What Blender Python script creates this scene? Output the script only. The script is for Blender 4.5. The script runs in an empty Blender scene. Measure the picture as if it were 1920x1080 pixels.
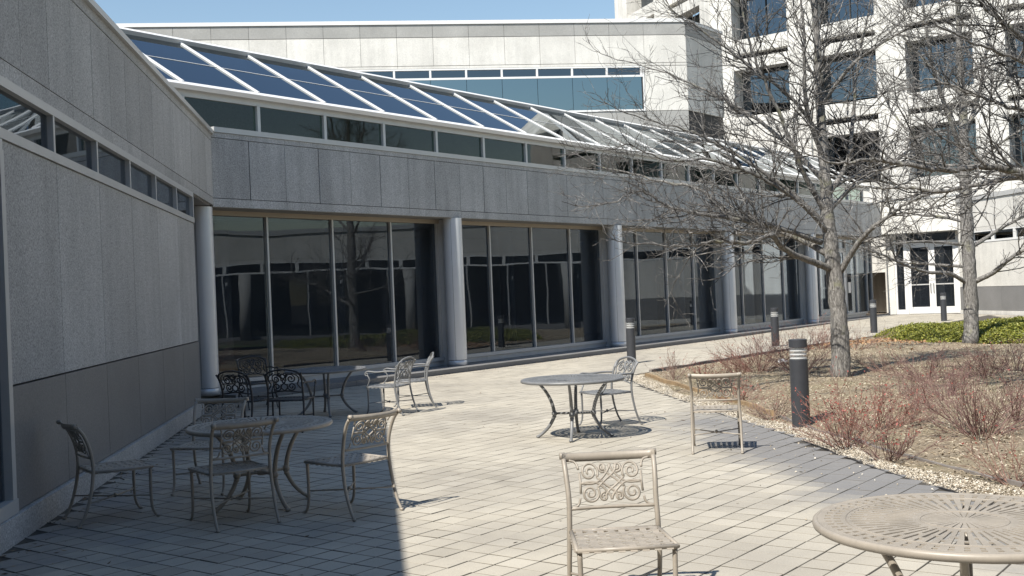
import bpy, bmesh, math, random
import numpy as np

# ------------------------------------------------------------------ camera, sky, sun, exposure
scene = bpy.context.scene
COL = scene.collection
FPX, CAM_H, ROLL, HY = 2070.0, 1.70, 0.0417, 551.0          # in pixels of the 1920 x 1080 photograph
_p = math.atan((HY - 540) / FPX)
FW = np.array([0, math.cos(_p), math.sin(_p)]); _r0 = np.array([1., 0, 0]); _d0 = -np.cross(_r0, FW)
RT = math.cos(ROLL) * _r0 + math.sin(ROLL) * _d0
DN = -math.sin(ROLL) * _r0 + math.cos(ROLL) * _d0
CAMP = np.array([0, 0, CAM_H])
cam_data = bpy.data.cameras.new("camera")
cam_data.sensor_width = 36.0
cam_data.lens = 36.0 * FPX / 1920.0
cam_data.clip_end = 2000.0
cam = bpy.data.objects.new("camera", cam_data)
COL.objects.link(cam)
from mathutils import Matrix, Vector
cam.matrix_world = Matrix(((RT[0], -DN[0], -FW[0], 0), (RT[1], -DN[1], -FW[1], 0), (RT[2], -DN[2], -FW[2], CAM_H), (0, 0, 0, 1)))
scene.camera = cam

SUN_AZ, SUN_EL = math.radians(38.3), math.radians(51.0)      # direction the light travels in, clockwise from +Y
world = bpy.data.worlds.new("World"); scene.world = world; world.use_nodes = True
_nt = world.node_tree
_sky = _nt.nodes.new('ShaderNodeTexSky'); _sky.sky_type = 'NISHITA'; _sky.sun_disc = False
_sky.sun_elevation = SUN_EL; _sky.sun_rotation = SUN_AZ + math.pi
_sky.air_density = 1.35; _sky.dust_density = 0.0; _sky.ozone_density = 2.2
_nt.links.new(_sky.outputs[0], _nt.nodes['Background'].inputs[0])
_nt.nodes['Background'].inputs[1].default_value = 0.098
sun_data = bpy.data.lights.new("sun", 'SUN'); sun_data.energy = 5.0; sun_data.angle = math.radians(0.53)
sun_data.color = (1.0, 0.945, 0.855)
sun = bpy.data.objects.new("sun", sun_data); COL.objects.link(sun)
_L = Vector((math.sin(SUN_AZ) * math.cos(SUN_EL), math.cos(SUN_AZ) * math.cos(SUN_EL), -math.sin(SUN_EL)))
sun.rotation_euler = _L.to_track_quat('-Z', 'Y').to_euler(); sun.location = (-10, -10, 30)
scene.view_settings.view_transform = 'Standard'; scene.view_settings.look = 'None'
scene.view_settings.exposure = 0.50; scene.view_settings.gamma = 1.0
scene.cycles.max_bounces = 8; scene.cycles.transparent_max_bounces = 12
scene.cycles.caustics_reflective = False; scene.cycles.caustics_refractive = False

# ------------------------------------------------------------------ geometry helpers
def ray(x, y): return FW * FPX + RT * (x - 960) + DN * (y - 540)
def gnd(x, y, z=0.0):
    d = ray(x, y); return CAMP + d * ((z - CAM_H) / d[2])
def at(x, y, Y):
    d = ray(x, y); return CAMP + d * (Y / d[1])
def azv(deg): a = math.radians(deg); return np.array([math.sin(a), math.cos(a), 0.0])
Z = np.array([0, 0, 1.0])
U = azv(37.4); N = np.array([U[1], -U[0], 0.0])               # gallery front: along it, and out of it into the court
W = azv(-7.4); M = np.array([W[1], -W[0], 0.0])               # left wall: along it, and out of it into the court

class Basis:
    def __init__(s, o, a, b): s.o = np.array(o, float); s.a = np.array(a); s.b = np.array(b)
    def p(s, a, b, z): return s.o + s.a * a + s.b * b + Z * z
GB = Basis((0, 0, 0), U, N); LB = Basis((0, 0, 0), W, M)

OFF = {}
def off(o):
    return OFF.get(o.name, np.zeros(3)) if o is not None else np.zeros(3)
def link(o, parent=None):
    COL.objects.link(o)
    if parent is not None: o.parent = parent; OFF[o.name] = off(parent)
    return o
def tag(o, label=None, cat=None, group=None, kind=None):
    if label: o['label'] = label
    if cat: o['category'] = cat
    if group: o['group'] = group
    if kind: o['kind'] = kind
    return o
def empty(name, loc, label, cat, az=None, group=None):
    o = bpy.data.objects.new(name, None); COL.objects.link(o)
    o.location = loc; o.empty_display_size = 0.2
    if az is not None: o.rotation_euler = (0, 0, -math.radians(az))
    else: OFF[o.name] = np.array(loc, float)
    return tag(o, label, cat, group)

class MB:
    def __init__(s): s.v = []; s.f = []
    def add(s, vs, fs):
        k = len(s.v); s.v += [tuple(map(float, q)) for q in vs]; s.f += [tuple(i + k for i in q) for q in fs]; return s
    def hexa(s, c):
        c = [np.asarray(q, float) for q in c]
        if np.cross(c[1] - c[0], c[3] - c[0]) @ (c[4] - c[0]) < 0: c = [c[i] for i in (0, 3, 2, 1, 4, 7, 6, 5)]
        return s.add(c, [(0, 3, 2, 1), (4, 5, 6, 7), (0, 1, 5, 4), (1, 2, 6, 5), (2, 3, 7, 6), (3, 0, 4, 7)])
    def box(s, B, a0, a1, b0, b1, z0, z1):
        a0, a1 = min(a0, a1), max(a0, a1); b0, b1 = min(b0, b1), max(b0, b1)
        return s.hexa([B.p(a0, b0, z0), B.p(a1, b0, z0), B.p(a1, b1, z0), B.p(a0, b1, z0), B.p(a0, b0, z1), B.p(a1, b0, z1), B.p(a1, b1, z1), B.p(a0, b1, z1)])
    def bbox(s, x0, x1, y0, y1, z0, z1):
        return s.box(WB, x0, x1, y0, y1, z0, z1)
    def tube(s, pts, rad, sides=6, caps=True, flat=1.0):
        P = np.array(pts, float); n = len(P)
        R = np.full(n, rad) if np.isscalar(rad) else np.array(rad, float)
        T = np.gradient(P, axis=0); T /= np.linalg.norm(T, axis=1)[:, None] + 1e-12
        ref = np.array([0, 0, 1.0]) if abs(T[0][2]) < .9 else np.array([1.0, 0, 0])
        a = np.cross(T[0], ref); a /= np.linalg.norm(a); vs = []
        for i in range(n):
            a = a - T[i] * (a @ T[i]); a /= np.linalg.norm(a) + 1e-12; b = np.cross(T[i], a)
            for k in range(sides):
                t = 2 * math.pi * k / sides
                vs.append(P[i] + R[i] * (a * math.cos(t) + b * math.sin(t) * flat))
        fs = [(i * sides + k, i * sides + (k + 1) % sides, (i + 1) * sides + (k + 1) % sides, (i + 1) * sides + k) for i in range(n - 1) for k in range(sides)]
        if caps: fs += [tuple(range(sides))[::-1], tuple(range((n - 1) * sides, n * sides))]
        return s.add(vs, fs)
    def lathe(s, c, prof, sides=20):
        c = np.array(c, float); vs = []; n = len(prof)
        for r, z in prof:
            for k in range(sides):
                t = 2 * math.pi * k / sides; vs.append(c + np.array([r * math.cos(t), r * math.sin(t), z]))
        fs = [(i * sides + k, i * sides + (k + 1) % sides, (i + 1) * sides + (k + 1) % sides, (i + 1) * sides + k) for i in range(n - 1) for k in range(sides)]
        fs += [tuple(range(sides))[::-1], tuple(range((n - 1) * sides, n * sides))]
        return s.add(vs, fs)
    def ball(s, c, r, sx=1, sy=1, sz=1):
        vs = []; fs = []; nu, nv = 8, 5
        for j in range(1, nv):
            ph = math.pi * j / nv
            for i in range(nu):
                t = 2 * math.pi * i / nu; vs.append((c[0] + sx * r * math.sin(ph) * math.cos(t), c[1] + sy * r * math.sin(ph) * math.sin(t), c[2] + sz * r * math.cos(ph)))
        m = len(vs); vs += [(c[0], c[1], c[2] + r * sz), (c[0], c[1], c[2] - r * sz)]
        for j in range(nv - 2):
            for i in range(nu): fs.append((j * nu + i, (j + 1) * nu + i, (j + 1) * nu + (i + 1) % nu, j * nu + (i + 1) % nu))
        for i in range(nu): fs.append((m, i, (i + 1) % nu)); fs.append((m + 1, (nv - 2) * nu + (i + 1) % nu, (nv - 2) * nu + i))
        return s.add(vs, fs)
    def mesh(s, name, o=None, smooth=False, mat=None):
        me = bpy.data.meshes.new(name)
        v = s.v if o is None else [(x - o[0], y - o[1], z - o[2]) for x, y, z in s.v]
        me.from_pydata(v, [], s.f); me.update()
        if smooth: me.polygons.foreach_set('use_smooth', [True] * len(me.polygons))
        if mat: me.materials.append(mat)
        return me
    def build(s, name, mat, parent=None, smooth=False):
        o = bpy.data.objects.new(name, s.mesh(name, off(parent), smooth, mat))
        return link(o, parent)
WB = Basis((0, 0, 0), (1., 0, 0), (0, 1., 0))

def mesh_np(name, V, Fq, mat, smooth=False):
    me = bpy.data.meshes.new(name); V = np.asarray(V, np.float32); Fq = np.asarray(Fq, np.int32); k = Fq.shape[1]
    me.vertices.add(len(V)); me.vertices.foreach_set('co', V.ravel())
    me.loops.add(Fq.size); me.loops.foreach_set('vertex_index', Fq.ravel())
    me.polygons.add(len(Fq)); me.polygons.foreach_set('loop_start', np.arange(0, Fq.size, k, dtype=np.int32))
    me.polygons.foreach_set('use_smooth', np.full(len(Fq), smooth, bool))
    me.update(calc_edges=True)
    if mat: me.materials.append(mat)
    return me
def tubes_np(P, R, sides=3):
    """P (K,n,3) centre lines, R (K,n) radii -> verts, quads"""
    K, n, _ = P.shape
    T = np.gradient(P, axis=1); T /= np.linalg.norm(T, axis=2, keepdims=True) + 1e-9
    mean = T.mean(1); ref = np.where(np.abs(mean[:, 2:3]) < .8, np.array([[0, 0, 1.]]), np.array([[1., 0, 0]]))
    a = np.cross(T, ref[:, None, :]); a /= np.linalg.norm(a, axis=2, keepdims=True) + 1e-9; b = np.cross(T, a)
    th = 2 * np.pi * np.arange(sides) / sides
    V = P[:, :, None, :] + R[:, :, None, None] * (a[:, :, None, :] * np.cos(th)[None, None, :, None] + b[:, :, None, :] * np.sin(th)[None, None, :, None])
    i = np.arange(n - 1)[:, None]; k = np.arange(sides)[None, :]; k2 = (k + 1) % sides
    q = np.stack([i * sides + k, i * sides + k2, (i + 1) * sides + k2, (i + 1) * sides + k], -1).reshape(-1, 4)
    Fq = (q[None] + (np.arange(K) * n * sides)[:, None, None]).reshape(-1, 4)
    return V.reshape(-1, 3), Fq

# ------------------------------------------------------------------ materials
def new_mat(name):
    m = bpy.data.materials.new(name); m.use_nodes = True
    return m, m.node_tree.nodes, m.node_tree.links, m.node_tree.nodes['Principled BSDF']
def ramp(n, l, src, stops):
    r = n.new('ShaderNodeValToRGB'); l.new(src, r.inputs[0]); e = r.color_ramp.elements
    while len(e) < len(stops): e.new(0.5)
    for q, (p, c) in zip(e, stops): q.position = p; q.color = (*c, 1) if len(c) == 3 else c
    return r.outputs[0]
def noise(n, l, vec, scale, detail=3, rough=.5, dist=0):
    t = n.new('ShaderNodeTexNoise'); t.inputs['Scale'].default_value = scale; t.inputs['Detail'].default_value = detail
    t.inputs['Roughness'].default_value = rough; t.inputs['Distortion'].default_value = dist
    if vec is not None: l.new(vec, t.inputs['Vector'])
    return t.outputs[0]
def mixc(n, l, fac, a, b, mode='MIX'):
    m = n.new('ShaderNodeMix'); m.data_type = 'RGBA'; m.blend_type = mode
    for k, x in ((0, fac), (6, a), (7, b)):
        if hasattr(x, 'is_linked') or hasattr(x, 'links'): l.new(x, m.inputs[k])
        elif k == 0: m.inputs[0].default_value = x
        else: m.inputs[k].default_value = (*x, 1)
    return m.outputs[2]
def pos(n): return n.new('ShaderNodeNewGeometry').outputs['Position']
def mapping(n, l, vec, sc):
    m = n.new('ShaderNodeMapping'); l.new(vec, m.inputs[0]); m.inputs['Scale'].default_value = sc; return m.outputs[0]
def bump(n, l, h, bsdf, strength, dist):
    b = n.new('ShaderNodeBump'); b.inputs['Strength'].default_value = strength; b.inputs['Distance'].default_value = dist
    l.new(h, b.inputs['Height']); l.new(b.outputs[0], bsdf.inputs['Normal'])

def granite(name, lo, hi, speck=70, contrast=.18, rough=.75, streak=0.0, vary=.12):
    m, n, l, b = new_mat(name); p = pos(n)
    s = noise(n, l, p, speck, 2.5, .75)
    c = ramp(n, l, s, [(.5 - contrast, lo), (.5, tuple((x + y) / 2 for x, y in zip(lo, hi))), (.5 + contrast, hi)])
    big = noise(n, l, p, .9, 4, .6)
    c = mixc(n, l, 1.0, c, ramp(n, l, big, [(.3, (.86, .86, .85)), (.7, (1.06, 1.06, 1.05))]), 'MULTIPLY')
    if streak:
        st = noise(n, l, mapping(n, l, p, (2.2, 2.2, .22)), 1.6, 5, .62)
        c = mixc(n, l, 1.0, c, ramp(n, l, st, [(.36, (1 - streak,) * 3), (.62, (1., 1., 1.))]), 'MULTIPLY')
    oi = n.new('ShaderNodeObjectInfo').outputs['Random']
    c = mixc(n, l, 1.0, c, ramp(n, l, oi, [(0, (1 - vary,) * 3), (1, (1 + vary * .4,) * 3)]), 'MULTIPLY')
    l.new(c, b.inputs['Base Color']); b.inputs['Roughness'].default_value = rough
    bump(n, l, s, b, .25, .004)
    return m
def plain(name, col, rough=.5, metal=0.0, var=.08, scale=3.0, bmp=0.0, spec=.5):
    m, n, l, b = new_mat(name); p = pos(n)
    s = noise(n, l, p, scale, 5, .65)
    c = ramp(n, l, s, [(.25, tuple(x * (1 - var) for x in col)), (.75, tuple(x * (1 + var) for x in col))])
    l.new(c, b.inputs['Base Color']); b.inputs['Roughness'].default_value = rough; b.inputs['Metallic'].default_value = metal
    b.inputs['Specular IOR Level'].default_value = spec
    if bmp: bump(n, l, noise(n, l, p, scale * 20, 3), b, bmp, .003)
    return m
def glass(name, tint, ior, wob=.0, wscale=.7, veil=.0, gloss=(1, 1, 1)):
    """reflecting tinted pane: clear view through, mirror by Fresnel, slight waviness"""
    m, n, l, b = new_mat(name); n.remove(b); out = n['Material Output']
    tr = n.new('ShaderNodeBsdfTransparent'); tr.inputs[0].default_value = (*tint, 1)
    gl = n.new('ShaderNodeBsdfGlossy'); gl.inputs['Roughness'].default_value = 0.0; gl.inputs[0].default_value = (*gloss, 1)
    fr = n.new('ShaderNodeFresnel'); fr.inputs[0].default_value = ior
    bf = n.new('ShaderNodeMath'); bf.operation = 'SUBTRACT'; bf.inputs[0].default_value = 1.0; l.new(n.new('ShaderNodeNewGeometry').outputs['Backfacing'], bf.inputs[1])
    ft = n.new('ShaderNodeMath'); ft.operation = 'MULTIPLY'; l.new(fr.outputs[0], ft.inputs[0]); l.new(bf.outputs[0], ft.inputs[1])
    mx = n.new('ShaderNodeMixShader'); l.new(ft.outputs[0], mx.inputs[0]); l.new(tr.outputs[0], mx.inputs[1]); l.new(gl.outputs[0], mx.inputs[2])
    if wob:
        h = noise(n, l, mapping(n, l, pos(n), (1, 1, 1.6)), wscale, 1.5, .4)
        bp = n.new('ShaderNodeBump'); bp.inputs['Strength'].default_value = 1.0; bp.inputs['Distance'].default_value = wob
        l.new(h, bp.inputs['Height']); l.new(bp.outputs[0], gl.inputs['Normal']); l.new(bp.outputs[0], fr.inputs['Normal'])
    if veil:
        df = n.new('ShaderNodeBsdfDiffuse'); df.inputs[0].default_value = (.42, .47, .54, 1); m2 = n.new('ShaderNodeMixShader'); m2.inputs[0].default_value = veil
        l.new(mx.outputs[0], m2.inputs[1]); l.new(df.outputs[0], m2.inputs[2]); mx = m2
    l.new(mx.outputs[0], out.inputs[0])
    return m

MT = {}
MT['granite'] = granite('flamed_grey_granite', (.25, .25, .25), (.70, .695, .69), 62, .17, streak=.12, vary=.14)
MT['granite_fascia'] = granite('weathered_grey_granite', (.27, .27, .27), (.70, .698, .69), 58, .17, streak=.20, vary=.09)
MT['granite_dark'] = granite('honed_dark_granite', (.17, .17, .175), (.27, .265, .26), 60, .2, .55, vary=.08)
MT['granite_light'] = granite('pale_granite', (.60, .585, .55), (.82, .80, .755), 30, .22, streak=.10, vary=.07)
MT['granite_mid'] = granite('pale_grey_granite_course', (.30, .30, .29), (.42, .415, .40), 30, .22, vary=.05)
MT['concrete'] = granite('white_precast_concrete', (.70, .68, .64), (.82, .80, .755), 6, .25, streak=.20, vary=.06)
MT['joint'] = plain('dark_joint', (.05, .05, .05), .9)
MT['alu'] = plain('satin_aluminium_frame', (.55, .55, .54), .42, .25, .06)
MT['alu_tan'] = plain('tan_window_head', (.36, .31, .25), .5, .1, .1)
MT['white_metal'] = plain('white_coated_metal', (.74, .74, .73), .45, 0, .04)
MT['silver'] = plain('silver_column_cladding', (.68, .69, .70), .34, .25, .05, 1.2)
MT['glass_front'] = glass('tinted_front_glass', (.50, .54, .58), 1.70, .0035, .55, veil=.022, gloss=(.80, .88, .96))
MT['glass_clere'] = glass('green_clerestory_glass', (.60, .70, .66), 1.55, .002, .9)
MT['glass_roof'] = glass('blue_rooflight_glass', (.05, .07, .10), 3.6, .001, .5, gloss=(.90, .96, 1.0))
MT['glass_blue'] = glass('pale_blue_mirror_glass', (.05, .10, .13), 4.2, .001, .4, gloss=(.72, .86, .90))
MT['glass_tower'] = glass('dark_tower_glass', (.03, .035, .045), 2.4, .0015, .5, gloss=(.8, .9, 1.0))
MT['inside'] = plain('dim_interior_wall', (.30, .305, .32), .8)
MT['inside_floor'] = plain('interior_floor', (.20, .20, .205), .5)
MT['blind'] = plain('dark_room', (.03, .03, .035), .8)

# ------------------------------------------------------------------ ground, paving, planting bed
def zg(P):                                                   # the path climbs 0.1 m to the entrance doors
    u = P[0] * U[0] + P[1] * U[1]
    return 0.1 * min(1.0, max(0.0, (u - 31.0) / 15.0))
def wallx(y): return 18.5 + .13 * (46.1 - y)                 # right wall line
FRONT = [(4.9, 2.0), (4.4, 4.2), (3.92, 6.0), (3.55, 7.82), (3.41, 8.53), (3.32, 9.18), (3.17, 10.0), (3.10, 11.0), (2.99, 12.44), (2.77, 13.78), (2.51, 16.0), (2.17, 19.36), (2.12, 20.9), (2.36, 21.9)]
def smooth_line(pts, n):
    P = np.array(pts, float); t = np.r_[0, np.cumsum(np.linalg.norm(np.diff(P, axis=0), axis=1))]
    q = np.linspace(0, t[-1], n); out = np.stack([np.interp(q, t, P[:, i]) for i in range(P.shape[1])], 1)
    for _ in range(3): out[1:-1] = (out[:-2] + 2 * out[1:-1] + out[2:]) / 4
    return out
FRONT = smooth_line(FRONT, 90)
BACK = np.array([(U * u + N * -11.4)[:2] for u in np.linspace(19.4, 45.5, 50)])
def right_edge(ys): return [(wallx(y) - 2.2, y) for y in ys]
BED = [tuple(p) for p in FRONT] + [tuple(p) for p in BACK] + right_edge(np.linspace(38.0, 2.0, 20))
def inside(poly, X, Y):
    X = np.asarray(X); Y = np.asarray(Y); r = np.zeros(X.shape, bool); n = len(poly)
    for i in range(n):
        x0, y0 = poly[i]; x1, y1 = poly[(i + 1) % n]
        c = ((y0 > Y) != (y1 > Y))
        with np.errstate(divide='ignore', invalid='ignore'):
            r ^= c & (X < (x1 - x0) * (Y - y0) / (y1 - y0 + 1e-12) + x0)
    return r
def dist_line(L, X, Y):
    d = np.full(np.shape(X), 1e9)
    for a, b in zip(L[:-1], L[1:]):
        ab = b - a; t = np.clip(((X - a[0]) * ab[0] + (Y - a[1]) * ab[1]) / (ab @ ab + 1e-12), 0, 1)
        d = np.minimum(d, np.hypot(X - a[0] - t * ab[0], Y - a[1] - t * ab[1]))
    return d

MT['ground'] = plain('bare_ground', (.16, .13, .10), .95, 0, .2, 2)
gm = MB(); gm.add([(-600, -600, -.06), (600, -600, -.06), (600, 600, -.06), (-600, 600, -.06)], [(0, 1, 2, 3)])
tag(gm.build('ground', MT['ground']), kind='structure')

def paver_mat():
    m, n, l, b = new_mat('concrete_paver'); p = pos(n)
    a = n.new('ShaderNodeAttribute'); a.attribute_name = 'tone'
    sep = n.new('ShaderNodeSeparateColor'); l.new(a.outputs['Color'], sep.inputs[0])
    fine = noise(n, l, p, 120, 3, .7)
    c = ramp(n, l, sep.outputs[0], [(0, (.36, .33, .275)), (.5, (.435, .40, .335)), (1, (.49, .455, .385))])
    c = mixc(n, l, 1.0, c, ramp(n, l, fine, [(.3, (.84, .84, .84)), (.7, (1.1, 1.1, 1.1))]), 'MULTIPLY')
    blot = noise(n, l, p, .55, 5, .6)
    c = mixc(n, l, 1.0, c, ramp(n, l, blot, [(.34, (.80, .80, .81)), (.58, (1.05, 1.05, 1.04))]), 'MULTIPLY')
    st = n.new('ShaderNodeMath'); st.operation = 'ADD'; l.new(sep.outputs[1], st.inputs[0])
    nz = noise(n, l, p, 1.5, 6, .65); sc = n.new('ShaderNodeMath'); sc.operation = 'MULTIPLY_ADD'
    l.new(nz, sc.inputs[0]); sc.inputs[1].default_value = 1.0; sc.inputs[2].default_value = -.5; l.new(sc.outputs[0], st.inputs[1])
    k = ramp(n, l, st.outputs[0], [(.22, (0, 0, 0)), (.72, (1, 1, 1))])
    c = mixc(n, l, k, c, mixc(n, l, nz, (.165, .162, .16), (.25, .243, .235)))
    dirt = noise(n, l, p, 4.5, 6, .7)
    c = mixc(n, l, 1.0, c, ramp(n, l, dirt, [(.27, (.78, .765, .73)), (.36, (1., 1., 1.))]), 'MULTIPLY')
    c = mixc(n, l, ramp(n, l, sep.outputs[2], [(.02, (0, 0, 0)), (.6, (.93, .93, .93))]), c, (.075, .067, .055))
    l.new(c, b.inputs['Base Color']); b.inputs['Roughness'].default_value = .85
    bump(n, l, fine, b, .3, .003)
    return m
MT['paver'] = paver_mat()
MT['joint_sand'] = plain('joint_sand', (.07, .062, .052), .95, 0, .35, 2)
S_PAV = 0.2085
def make_paving():
    rng = np.random.default_rng(3)
    jm = MB()                                                # sand bed under the pavers
    cu = np.linspace(-14, 49, 64)
    for a, c in zip(cu[:-1], cu[1:]):
        q = [GB.p(a, -15.9, 0), GB.p(c, -15.9, 0), GB.p(c, 9, 0), GB.p(a, 9, 0)]
        jm.add([(x[0], x[1], zg(x) - .006) for x in q], [(0, 1, 2, 3)])
    patio = jm.build('patio', MT['joint_sand']); tag(patio, kind='structure')
    iu = np.arange(int(-13 / S_PAV), int(48.55 / S_PAV)); ib = np.arange(int(-15.93 / S_PAV), int(8 / S_PAV))
    A, Bn = np.meshgrid(iu, ib); a = (A.ravel() + .5) * S_PAV; bn = (Bn.ravel() + .5) * S_PAV
    X = U[0] * a + N[0] * bn; Y = U[1] * a + N[1] * bn
    ok = ~inside(BED, X, Y) & (X * M[0] + Y * M[1] > -2.62) & (X < 18.45 + .13 * (46.1 - Y)) & (Y > 2.5)
    vis = (np.abs(X) < .62 * Y + 3.5) & (bn > -15.88)
    ok &= vis & ((Y < 24) | (bn < -11.2) | (X > wallx(Y) - 2.6)) & (Y > 2.5)
    a, bn, X, Y = a[ok], bn[ok], X[ok], Y[ok]
    K = len(a)
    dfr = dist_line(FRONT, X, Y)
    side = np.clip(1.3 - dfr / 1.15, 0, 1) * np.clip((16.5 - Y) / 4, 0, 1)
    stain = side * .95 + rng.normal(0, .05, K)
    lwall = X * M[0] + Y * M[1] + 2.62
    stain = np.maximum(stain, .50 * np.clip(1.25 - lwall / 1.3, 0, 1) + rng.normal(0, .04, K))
    tone = np.clip(rng.normal(.5, .15, K), 0, 1)
    depth = Y * FW[1]
    px = 960 + FPX * (X * RT[0] + Y * RT[1] + -CAM_H * RT[2]) / depth; py = 540 + FPX * (X * DN[0] + Y * DN[1] - CAM_H * DN[2]) / depth
    infr = (px > 20) & (px < 1900) & (py < 1070) & (py > 0)
    order = np.argsort(np.where(infr, Y, 1e6)); big = np.zeros(K, bool); big[order[:300]] = True
    g = .0034; h = S_PAV / 2 - g; e = .0042
    zt = np.array([zg((x, y)) for x, y in zip(X, Y)]) + rng.normal(0, .0008, K)
    off8 = np.array([(-h, -h, -.03), (h, -h, -.03), (h, h, -.03), (-h, h, -.03), (-h, -h, -e), (h, -h, -e), (h, h, -e), (-h, h, -e),
                     (-h + e, -h + e, 0), (h - e, -h + e, 0), (h - e, h - e, 0), (-h + e, h - e, 0)])
    q12 = np.array([(0, 1, 5, 4), (1, 2, 6, 5), (2, 3, 7, 6), (3, 0, 4, 7), (4, 5, 9, 8), (5, 6, 10, 9), (6, 7, 11, 10), (7, 4, 8, 11), (8, 9, 10, 11)])
    def verts(idx):
        rot = rng.normal(0, .004, len(idx)); tilt = rng.normal(0, .004, (len(idx), 2))
        la, lb, lz = off8[:, 0], off8[:, 1], off8[:, 2]
        aa = la[None] * np.cos(rot)[:, None] - lb[None] * np.sin(rot)[:, None] + rng.normal(0, .0012, len(idx))[:, None]
        bb = la[None] * np.sin(rot)[:, None] + lb[None] * np.cos(rot)[:, None] + rng.normal(0, .0012, len(idx))[:, None]
        zz = lz[None] + la[None] * tilt[:, :1] + lb[None] * tilt[:, 1:]
        return U[None, None] * aa[..., None] + N[None, None] * bb[..., None] + Z[None, None] * zz[..., None]
    def attr(me, cols):
        at_ = me.color_attributes.new('tone', 'FLOAT_COLOR', 'POINT'); c12 = np.repeat(cols, 12, 0).astype(np.float32); c12[:, 2] = np.tile([1.] * 8 + [0.] * 4, len(cols)); at_.data.foreach_set('color', c12.ravel())
    cols = np.stack([tone, stain, np.zeros(K), np.ones(K)], 1)
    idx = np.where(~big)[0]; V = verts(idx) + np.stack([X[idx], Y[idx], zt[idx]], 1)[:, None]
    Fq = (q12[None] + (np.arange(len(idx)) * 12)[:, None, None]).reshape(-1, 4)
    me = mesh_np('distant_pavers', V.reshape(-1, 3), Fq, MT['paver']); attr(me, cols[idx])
    o = bpy.data.objects.new('distant_pavers', me); link(o, patio); o['kind'] = 'stuff'
    idx = np.where(big)[0]; V = verts(idx)
    for j, i in enumerate(idx):
        me = mesh_np('paver', V[j], q12, MT['paver']); attr(me, cols[i:i + 1])
        o = bpy.data.objects.new('paver', me); o.location = (X[i], Y[i], zt[i]); link(o, patio)
    return patio
make_paving()

def bed_z(X, Y):
    d = np.minimum(dist_line(FRONT, X, Y), dist_line(BACK, X, Y))
    return -.02 + .16 * (1 - np.exp(-d / 1.4)) + .02 * np.sin(X * 2.1 + Y) * np.clip(d, 0, 1) + .015 * np.sin(Y * 3.3 - X * 1.3) * np.clip(d, 0, 1)
def bed_mat():
    m, n, l, b = new_mat('dry_mulch_soil'); p = pos(n)
    f = noise(n, l, p, 34, 6, .75); g = noise(n, l, p, 1.1, 5, .6)
    c = ramp(n, l, f, [(.3, (.12, .09, .06)), (.48, (.27, .215, .15)), (.62, (.41, .34, .245)), (.78, (.54, .48, .37))])
    c = mixc(n, l, ramp(n, l, g, [(.45, (0, 0, 0)), (.7, (.55, .55, .55))]), c, (.24, .22, .12))
    l.new(c, b.inputs['Base Color']); b.inputs['Roughness'].default_value = .95
    bump(n, l, f, b, .9, .03)
    return m
MT['bed'] = bed_mat()
def make_bed():
    xs = np.arange(1.9, 22.5, .16); ys = np.arange(2.0, 42.5, .2)
    X, Y = np.meshgrid(xs, ys); ins = inside(BED, X, Y)
    idx = -np.ones(X.shape, int); V = []; Fq = []
    Zz = bed_z(X.ravel(), Y.ravel()).reshape(X.shape)
    dd = np.minimum(dist_line(FRONT, X.ravel(), Y.ravel()), dist_line(BACK, X.ravel(), Y.ravel())).reshape(X.shape)
    keep = ins | (dd < .12)
    Zz = np.where(ins, Zz, -.02)
    for j in range(X.shape[0] - 1):
        for i in range(X.shape[1] - 1):
            if keep[j, i] and keep[j + 1, i] and keep[j, i + 1] and keep[j + 1, i + 1]:
                q = []
                for jj, ii in ((j, i), (j, i + 1), (j + 1, i + 1), (j + 1, i)):
                    if idx[jj, ii] < 0: idx[jj, ii] = len(V); V.append((X[jj, ii], Y[jj, ii], Zz[jj, ii]))
                    q.append(idx[jj, ii])
                Fq.append(q)
    me = mesh_np('planting_bed', V, Fq, MT['bed'], True)
    o = bpy.data.objects.new('planting_bed', me); link(o); tag(o, kind='structure')
make_bed()
MT['lawn'] = plain('lawn_grass', (.07, .095, .025), .95, 0, .4, 9, .8)
_lw = MB(); _ys = np.linspace(0, 23.5, 30)
for y0, y1 in zip(_ys[:-1], _ys[1:]):
    q = [(wallx(y0) - 8.5, y0), (wallx(y0) - 2.3, y0), (wallx(y1) - 2.3, y1), (wallx(y1) - 8.5, y1)]
    _lw.add([(x, y, .21) for x, y in q], [(0, 1, 2, 3)])
tag(_lw.build('lawn', MT['lawn']), kind='structure')

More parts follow.
